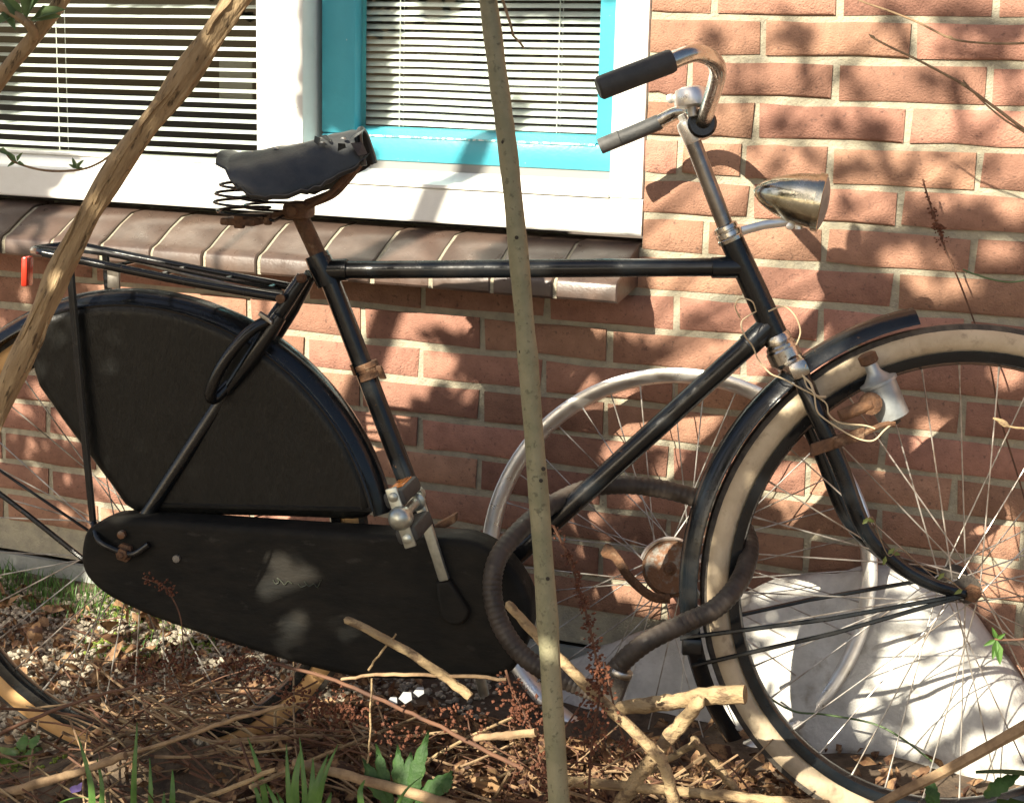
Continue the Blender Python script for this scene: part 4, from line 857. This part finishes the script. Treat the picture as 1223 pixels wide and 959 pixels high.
for (u, v, r_, n) in ((150,730,.06,170),(140,765,.05,110),(235,768,.03,50),(105,862,.04,90),(28,888,.05,120),(180,745,.05,70)):
    c = gd(u, v, .03)
    for i in range(n):
        x = c.x+rd.gauss(0, r_*.6); y = c.y+rd.gauss(0, r_*.4); s = rd.uniform(.002,.005)
        mb.add([(x+k.x*s, y+k.y*s, gz(x, y)+.002+k.z*s*rd.uniform(.6,1.4)) for k in iv], jf)
tag(obj('moss', mb, M['moss'], smooth=0), 'yellow-green moss clumps on the gravel', 'moss', kind='stuff')
# grass tufts at the front edge
def tuft(label, base, blades, Y, m=M['grass']):
    t = thing('grass_tuft', label, 'grass', fl(*base, Y), 'grass tufts along the bottom edge')
    for (u0, v0, u1, v1, u2, v2, wd) in blades:
        P = cr([fl(u0, v0, Y), fl(u1, v1, Y-.01), fl(u2, v2, Y+.01)], 5); mb = MB(); vs = []
        tw = V((.92, .1, .2)).normalized()
        for i, q in enumerate(P):
            f = i/(len(P)-1); w_ = wd*.5*(1-f**2.2)+.0002; vs += [q-tw*w_, q+V((0,-.0015,0)), q+tw*w_]
        mb.add(vs, [(3*i+k, 3*i+k+1, 3*i+k+4, 3*i+k+3) for i in range(len(P)-1) for k in range(2)]); obj('blade', mb, m, t, smooth=80)
tuft('single tall grass blade at the bottom left', (160,1000), [(159,1000,160,930,164,862,.010)], -.85)
tuft('broad bluish grass blades bent over at the bottom left corner', (110,1000), [(108,1000,109,940,93,878,.012),(118,1000,122,945,116,905,.009),(60,965,90,952,130,956,.010)], -.85)
tuft('two low blades beside the single tall blade', (185,1000), [(180,1000,180,950,179,905,.009),(204,1000,206,950,206,918,.010),(190,1010,195,965,196,945,.008)], -.85)
tuft('dense grass tuft at the bottom centre left', (360,1010), [(352,1010,345,950,342,888,.010),(362,1010,364,950,358,880,.010),(372,1010,385,935,404,888,.009),(350,1010,330,960,318,935,.010),(366,1010,372,950,374,905,.012),(345,1010,350,960,352,915,.013),(356,1010,352,940,360,892,.014),(368,1010,376,945,392,900,.013),(380,1010,390,965,396,945,.010),(340,1010,338,965,330,945,.010)], -.82)
tuft('dark grass blades leaning left of the dense tuft', (325,1000), [(324,1000,312,930,296,880,.010),(318,1000,308,950,300,930,.008)], -.80)
tuft('thin blades bending right at the bottom centre', (455,1010), [(455,1010,480,950,505,926,.006),(440,1000,430,950,436,930,.010)], -.84)
def weed(name, label, Y, leaves, m=M['leaf'], base=None):
    t = thing(name, label, 'weed', fl(*base, Y))
    for (u, v, du, dv, wd) in leaves:
        p = fl(u, v, Y); q = fl(u+du, v+dv, Y+.02); d = q-p; L = d.length; s = V((.95, .0, .15)); s = (s-d.normalized()*s.dot(d.normalized())).normalized(); nn = d.normalized().cross(s)
        vs = []; K = 15
        for i in range(K):
            f = i/(K-1); w_ = wd*.5*math.sin(math.pi*(.06+.94*f)**.85)*(1+.17*math.sin(i*2.1)); c = p+d*f+nn*(-.004*math.sin(f*3.1))
            vs += [c-s*w_+nn*.004, c, c+s*w_+nn*.004]
        mb = MB(); mb.add(vs, [(3*i+k, 3*i+k+1, 3*i+k+4, 3*i+k+3) for i in range(K-1) for k in range(2)]); obj('leaf', mb, m, t, smooth=80)
weed('broad_leaf_weed', 'leafy dark green weed at the bottom centre', -.8, [(466,960,-18,-72,.019),(478,955,-4,-66,.020),(487,960,24,-88,.021),(462,960,-30,-55,.022),(480,960,10,-62,.026),(495,960,45,-40,.022),(520,950,16,-22,.016),(530,945,8,-26,.016)], base=(475,990))
weed('broad_leaf_weed', 'broad green leaves in the bottom right corner', -.5, [(1240,960,-70,10,.05),(1175,950,45,-28,.020),(1255,925,-90,-5,.045),(1120,960,-16,-35,.016),(1110,965,4,-40,.014)], base=(1220,990))
weed('small_weed', 'small pale green weed at the left edge by the orange tyre', -.75, [(20,900,-22,-8,.02),(25,895,4,-20,.02),(30,900,20,-8,.02),(14,905,-16,6,.018),(35,892,12,-16,.018)], M['grass'], base=(25,910))
# scraps of litter
for (u, v, s, l) in ((195,911,.013,'white paper scrap on the ground at the lower left'),(484,833,.010,'large torn white scrap under the chain case'),(468,838,.008,'small white scrap left of the large one under the chain case'),(500,826,.008,'small white scrap touching the chain case bottom')):
    p = fl(u, v, -.66); mb = MB(); mb.add([p+V((-s,0,-s*.3)), p+V((s*.2,-.004,-s*.7)), p+V((s,0,-.1*s)), p+V((s*.6,.005,s*.7)), p+V((-s*.5,.004,s*.6)), p+V((0,-.003,.1*s))], [(0,1,5),(1,2,5),(2,3,5),(3,4,5),(4,0,5)])
    tag(obj('paper_scrap', mb, M['litter'], smooth=0), l, 'litter', 'white scraps in the leaf litter')
p = fl(94, 945, -.84); mb = MB(); leafquad(mb, p, V((-1,0,.2)), V((0,-1,1)), .016, .012); leafquad(mb, p, V((.3,0,1)), V((0,-1,.4)), .014, .010); tag(obj('petal', mb, M['purple'], smooth=60), 'small violet petals among the twigs at the bottom left', 'flower')

# ================================================================== THE TREE THAT DAPPLES THE WALL (beyond the frame, toward the sun)
def inpoly(u, v, P):
    c = False; j = len(P)-1
    for i in range(len(P)):
        if (P[i][1] > v) != (P[j][1] > v) and u < (P[j][0]-P[i][0])*(v-P[i][1])/(P[j][1]-P[i][1])+P[i][0]: c = not c
        j = i
    return c
CASE = [(100,605),(560,628),(645,720),(606,812),(420,812),(110,705)]; GUARD = [(45,430),(80,375),(150,345),(250,362),(330,405),(400,480),(455,612),(160,612)]
SHADE = [[(995,330),(1060,262),(1150,250),(1240,232),(1400,230),(1400,700),(1165,720),(1000,690),(880,690),(880,560),(935,545),(990,480)],
 [(505,395),(640,395),(800,418),(872,560),(872,720),(640,800),(500,640),(520,545),(480,520),(525,450)],
 [(-200,330),(110,335),(112,700),(-200,720)], CASE, GUARD, [(-200,235),(75,250),(60,335),(-200,330)], [(610,285),(765,288),(765,350),(600,335)],
 [(-100,155),(40,165),(95,190),(50,245),(-100,240)], [(670,800),(870,712),(1000,684),(1100,686),(1240,780),(1240,915),(880,900),(700,880)], [(-200,690),(110,690),(50,765),(-200,775)],
 [(404,-60),(458,-60),(459,155),(404,190)], [(240,880),(420,840),(560,880),(620,1000),(200,1000)],[(-100,900),(120,890),(100,1000),(-100,1000)]]
LIT = [(1055,252,24,12),(1092,312,32,15),(1128,342,30,12),(1003,262,14,10),(1215,245,22,15),(1195,300,18,10),(1205,445,18,14),(1112,530,20,30),(1083,602,9,14),(1190,645,26,38),(955,580,42,26),(1045,545,12,20),(960,625,15,13),
 (545,381,50,4),(603,387,18,6),(527,436,14,14),(552,466,12,10),(716,465,26,12),(695,492,14,14),(770,500,40,28),(822,515,25,20),(835,440,40,22),(735,540,12,12),(800,560,14,18),(703,625,12,28),(745,632,10,16),(762,605,12,12),(725,700,14,8),(752,750,10,10),(533,578,14,10),
 (142,590,16,28),(337,678,13,15),(354,690,22,13),(341,714,20,20),(353,742,13,14),(330,655,9,16),(318,700,9,12),(415,750,12,10),(255,652,8,8),(350,765,15,14),(72,418,12,8),(103,398,14,10),(142,410,9,8),(165,408,7,6),(360,465,14,9),(344,452,8,6),(165,540,8,10),(190,470,5,6),(212,404,5,4),(300,482,6,5),(252,440,5,5),(332,520,5,5),(392,560,6,5),(130,440,6,5),(235,560,6,7),
 (940,775,28,34),(905,742,18,10),(958,735,22,10),(988,800,13,34),(900,805,16,22),(960,852,16,16),(1000,745,14,14),(780,790,14,10),(1085,885,16,12),(1068,755,24,52),(1058,800,18,26),(1124,750,14,32),(1118,828,34,50),(1176,800,26,42),(996,702,14,9),(1028,845,9,24),(871,850,15,13),(940,835,15,22),(1190,892,30,16),(1215,850,14,22),(860,640,10,30),(868,560,10,20),(845,745,6,20)]
DARK = [(855,45,24,11),(950,45,30,17),(960,78,9,20),(890,75,18,9),(968,95,12,10),(1010,90,14,9),(1022,98,11,7),(1030,128,6,16),(1042,155,26,14),(1050,175,24,9),(1020,200,40,16),(1085,200,14,22),(1012,242,24,12),(1112,95,24,12),(1143,118,8,26),(1160,35,40,14),(1195,45,30,14),(1150,10,22,9),(1205,100,8,20),(1060,20,12,12),(860,130,10,7),(905,110,14,9),(940,150,22,12),(1000,150,12,12),(930,195,14,10),(905,30,10,6),(1170,160,16,7),(1190,190,12,8),(830,380,16,10),(850,400,16,10),(910,345,14,9),(1130,225,18,8),(1090,240,10,6)]
for (a, b, c, d, r_) in ((938,15,968,100,8),(1022,95,1050,180,8),(1050,180,1090,262,10),(1090,262,1122,335,9),(1140,95,1152,172,9),(1178,25,1216,125,10),(1060,5,1085,60,9),(900,60,945,45,7),(985,150,1045,165,8),(880,95,905,190,7),(1100,180,1190,205,8),(955,170,1000,215,9),(1125,60,1215,80,11),(1120,20,1220,30,12),(845,55,900,75,7)):
    n_ = int(math.hypot(c-a, d-b)/12)+1
    DARK += [(a+(c-a)*i/n_, b+(d-b)*i/n_, r_+2, r_) for i in range(n_+1)]
def litness(u, v):     # >0 shade, size = px to the nearest edge of a gap
    d = 40.0 if any(inpoly(u, v, P) for P in SHADE) else -40.0
    if d > 0:
        for (a, b, rx, ry) in LIT:
            q = math.hypot((u-a)/rx, (v-b)/ry); d = min(d, (q-1)*min(rx, ry))
    for (a, b, rx, ry) in DARK:
        q = math.hypot((u-a)/rx, (v-b)/ry); d = max(d, (1-q)*min(rx, ry)+2)
    return d
rd = random.Random(11); crown = MB(); tips = []
def surface(u, v):
    if inpoly(u, v, CASE): return fr(u, v, -.09)
    if inpoly(u, v, GUARD): return fr(u, v, -.045)
    if 366 < u < 460 and v < 170: return wl(u, v, .08)
    p = wl(u, v, 0)
    if u > 670 and v > 690:
        q = wl(u, v, -.13); return q if q.z > .03 else gd(u, v, .02)
    if p.z < .05: return gd(u, v, .03)
    return p
step = 9
for iu in range(-130, 1400, step):
    for iv_ in range(-110, 1090, step):
        u = iu+rd.uniform(-5, 5); v = iv_+rd.uniform(-5, 5)
        inside = -30 < u < 1250 and -30 < v < 985
        if inside: d = litness(u, v)
        else: d = 25 if noise.noise(V((u*.011, v*.011, 7))) > -.02 else -1
        if d <= 3: continue
        if u < 115 and 330 < v < 625 and noise.noise(V((u*.03, v*.03, 2))) > -.02 and rd.random() < .75: continue
        P = surface(u, v); 
        for t in ((rd.uniform(2.5, 3.4),) if (u > 770 and v < 440) else (rd.uniform(1.85, 2.35), rd.uniform(2.35, 2.8))):
            q = P-V((.30, 1.0, -.60))*t; pr = proj(q)
            if not (pr and -80 < pr[0] < PW+80 and -80 < pr[1] < PH+80): break
        if pr and -80 < pr[0] < PW+80 and -80 < pr[1] < PH+80: continue
        L = max(.012, min(.055, (d+5)*.0021))
        nn = (SUN*-1+V((rd.gauss(0,.5), rd.gauss(0,.5), rd.gauss(0,.5)))).normalized(); dd = V((rd.gauss(0,1), rd.gauss(0,1), rd.gauss(-.4,.8))); dd = dd-nn*dd.dot(nn)
        if dd.length < .05: continue
        leafquad(crown, q-dd.normalized()*L*.5, dd, nn, L, L*.62, .12); tips.append(q)
for (pts_, Y_, wd_, n_, keep) in (([(583,-30),(610,210),(644,600),(668,990)], -.85, 17, 900, .62), ([(430,-150),(281,0),(140,200),(95,270)], -1.0, 30, 420, .40)):
    for i in range(n_):      # the same boughs shade the sapling and the top of the leaning branch
        f = rd.random()*(len(pts_)-1); k = int(f); f -= k
        u = pts_[k][0]*(1-f)+pts_[k+1][0]*f+rd.uniform(-wd_, wd_); v = pts_[k][1]*(1-f)+pts_[k+1][1]*f
        if noise.noise(V((v*.02, Y_, 3)))*.5+.5 > keep: continue
        q = wl(u, v, Y_)-V((.30, 1.0, -.60))*rd.uniform(1.9, 2.4); pr = proj(q)
        if pr and -80 < pr[0] < PW+80 and -80 < pr[1] < PH+80: continue
        nn = (SUN*-1+V((rd.gauss(0,.45), rd.gauss(0,.45), rd.gauss(0,.45)))).normalized(); dd = V((rd.gauss(0,1), rd.gauss(0,1), rd.gauss(-.4,.8))); dd = dd-nn*dd.dot(nn)
        L = rd.uniform(.03, .045); leafquad(crown, q-dd.normalized()*L*.5, dd, nn, L, L*.62, .12); tips.append(q)
base = V((-1.9, -2.75, 0))
tr = thing('tree', 'leafy tree whose branches shade the wall and bicycle', 'tree', base)
mb = MB(); top = V((-1.35, -2.3, 1.9)); tube(mb, cr([base, base+V((.05,.03,.5)), base+V((.1,.1,1.1)), base+V((.25,.25,1.7)), top+V((.1,.05,.5))], 5), [.06,.02], 12, rough=.1); trk = obj('trunk', mb, M['bark'], tr)
pts = rd.sample(tips, 60)
mb = MB()
for q in pts:
    s0 = base+V((.12,.14,rd.uniform(.9,1.7)))
    pr_ok = True; P = cr([s0, s0.lerp(q, .5)+V((0,-.12,.12)), q], 4)
    for x in P:
        pr = proj(x)
        if pr and -60 < pr[0] < PW+60 and -60 < pr[1] < PH+60: pr_ok = False
    if pr_ok: tube(mb, P, [.010,.0022], 6)
obj('limbs', mb, M['bark'], trk)
obj('crown', crown, M['crown'], tr, smooth=0, kind='stuff')
print('leaves', len(tips), 'objects', len(bpy.data.objects))
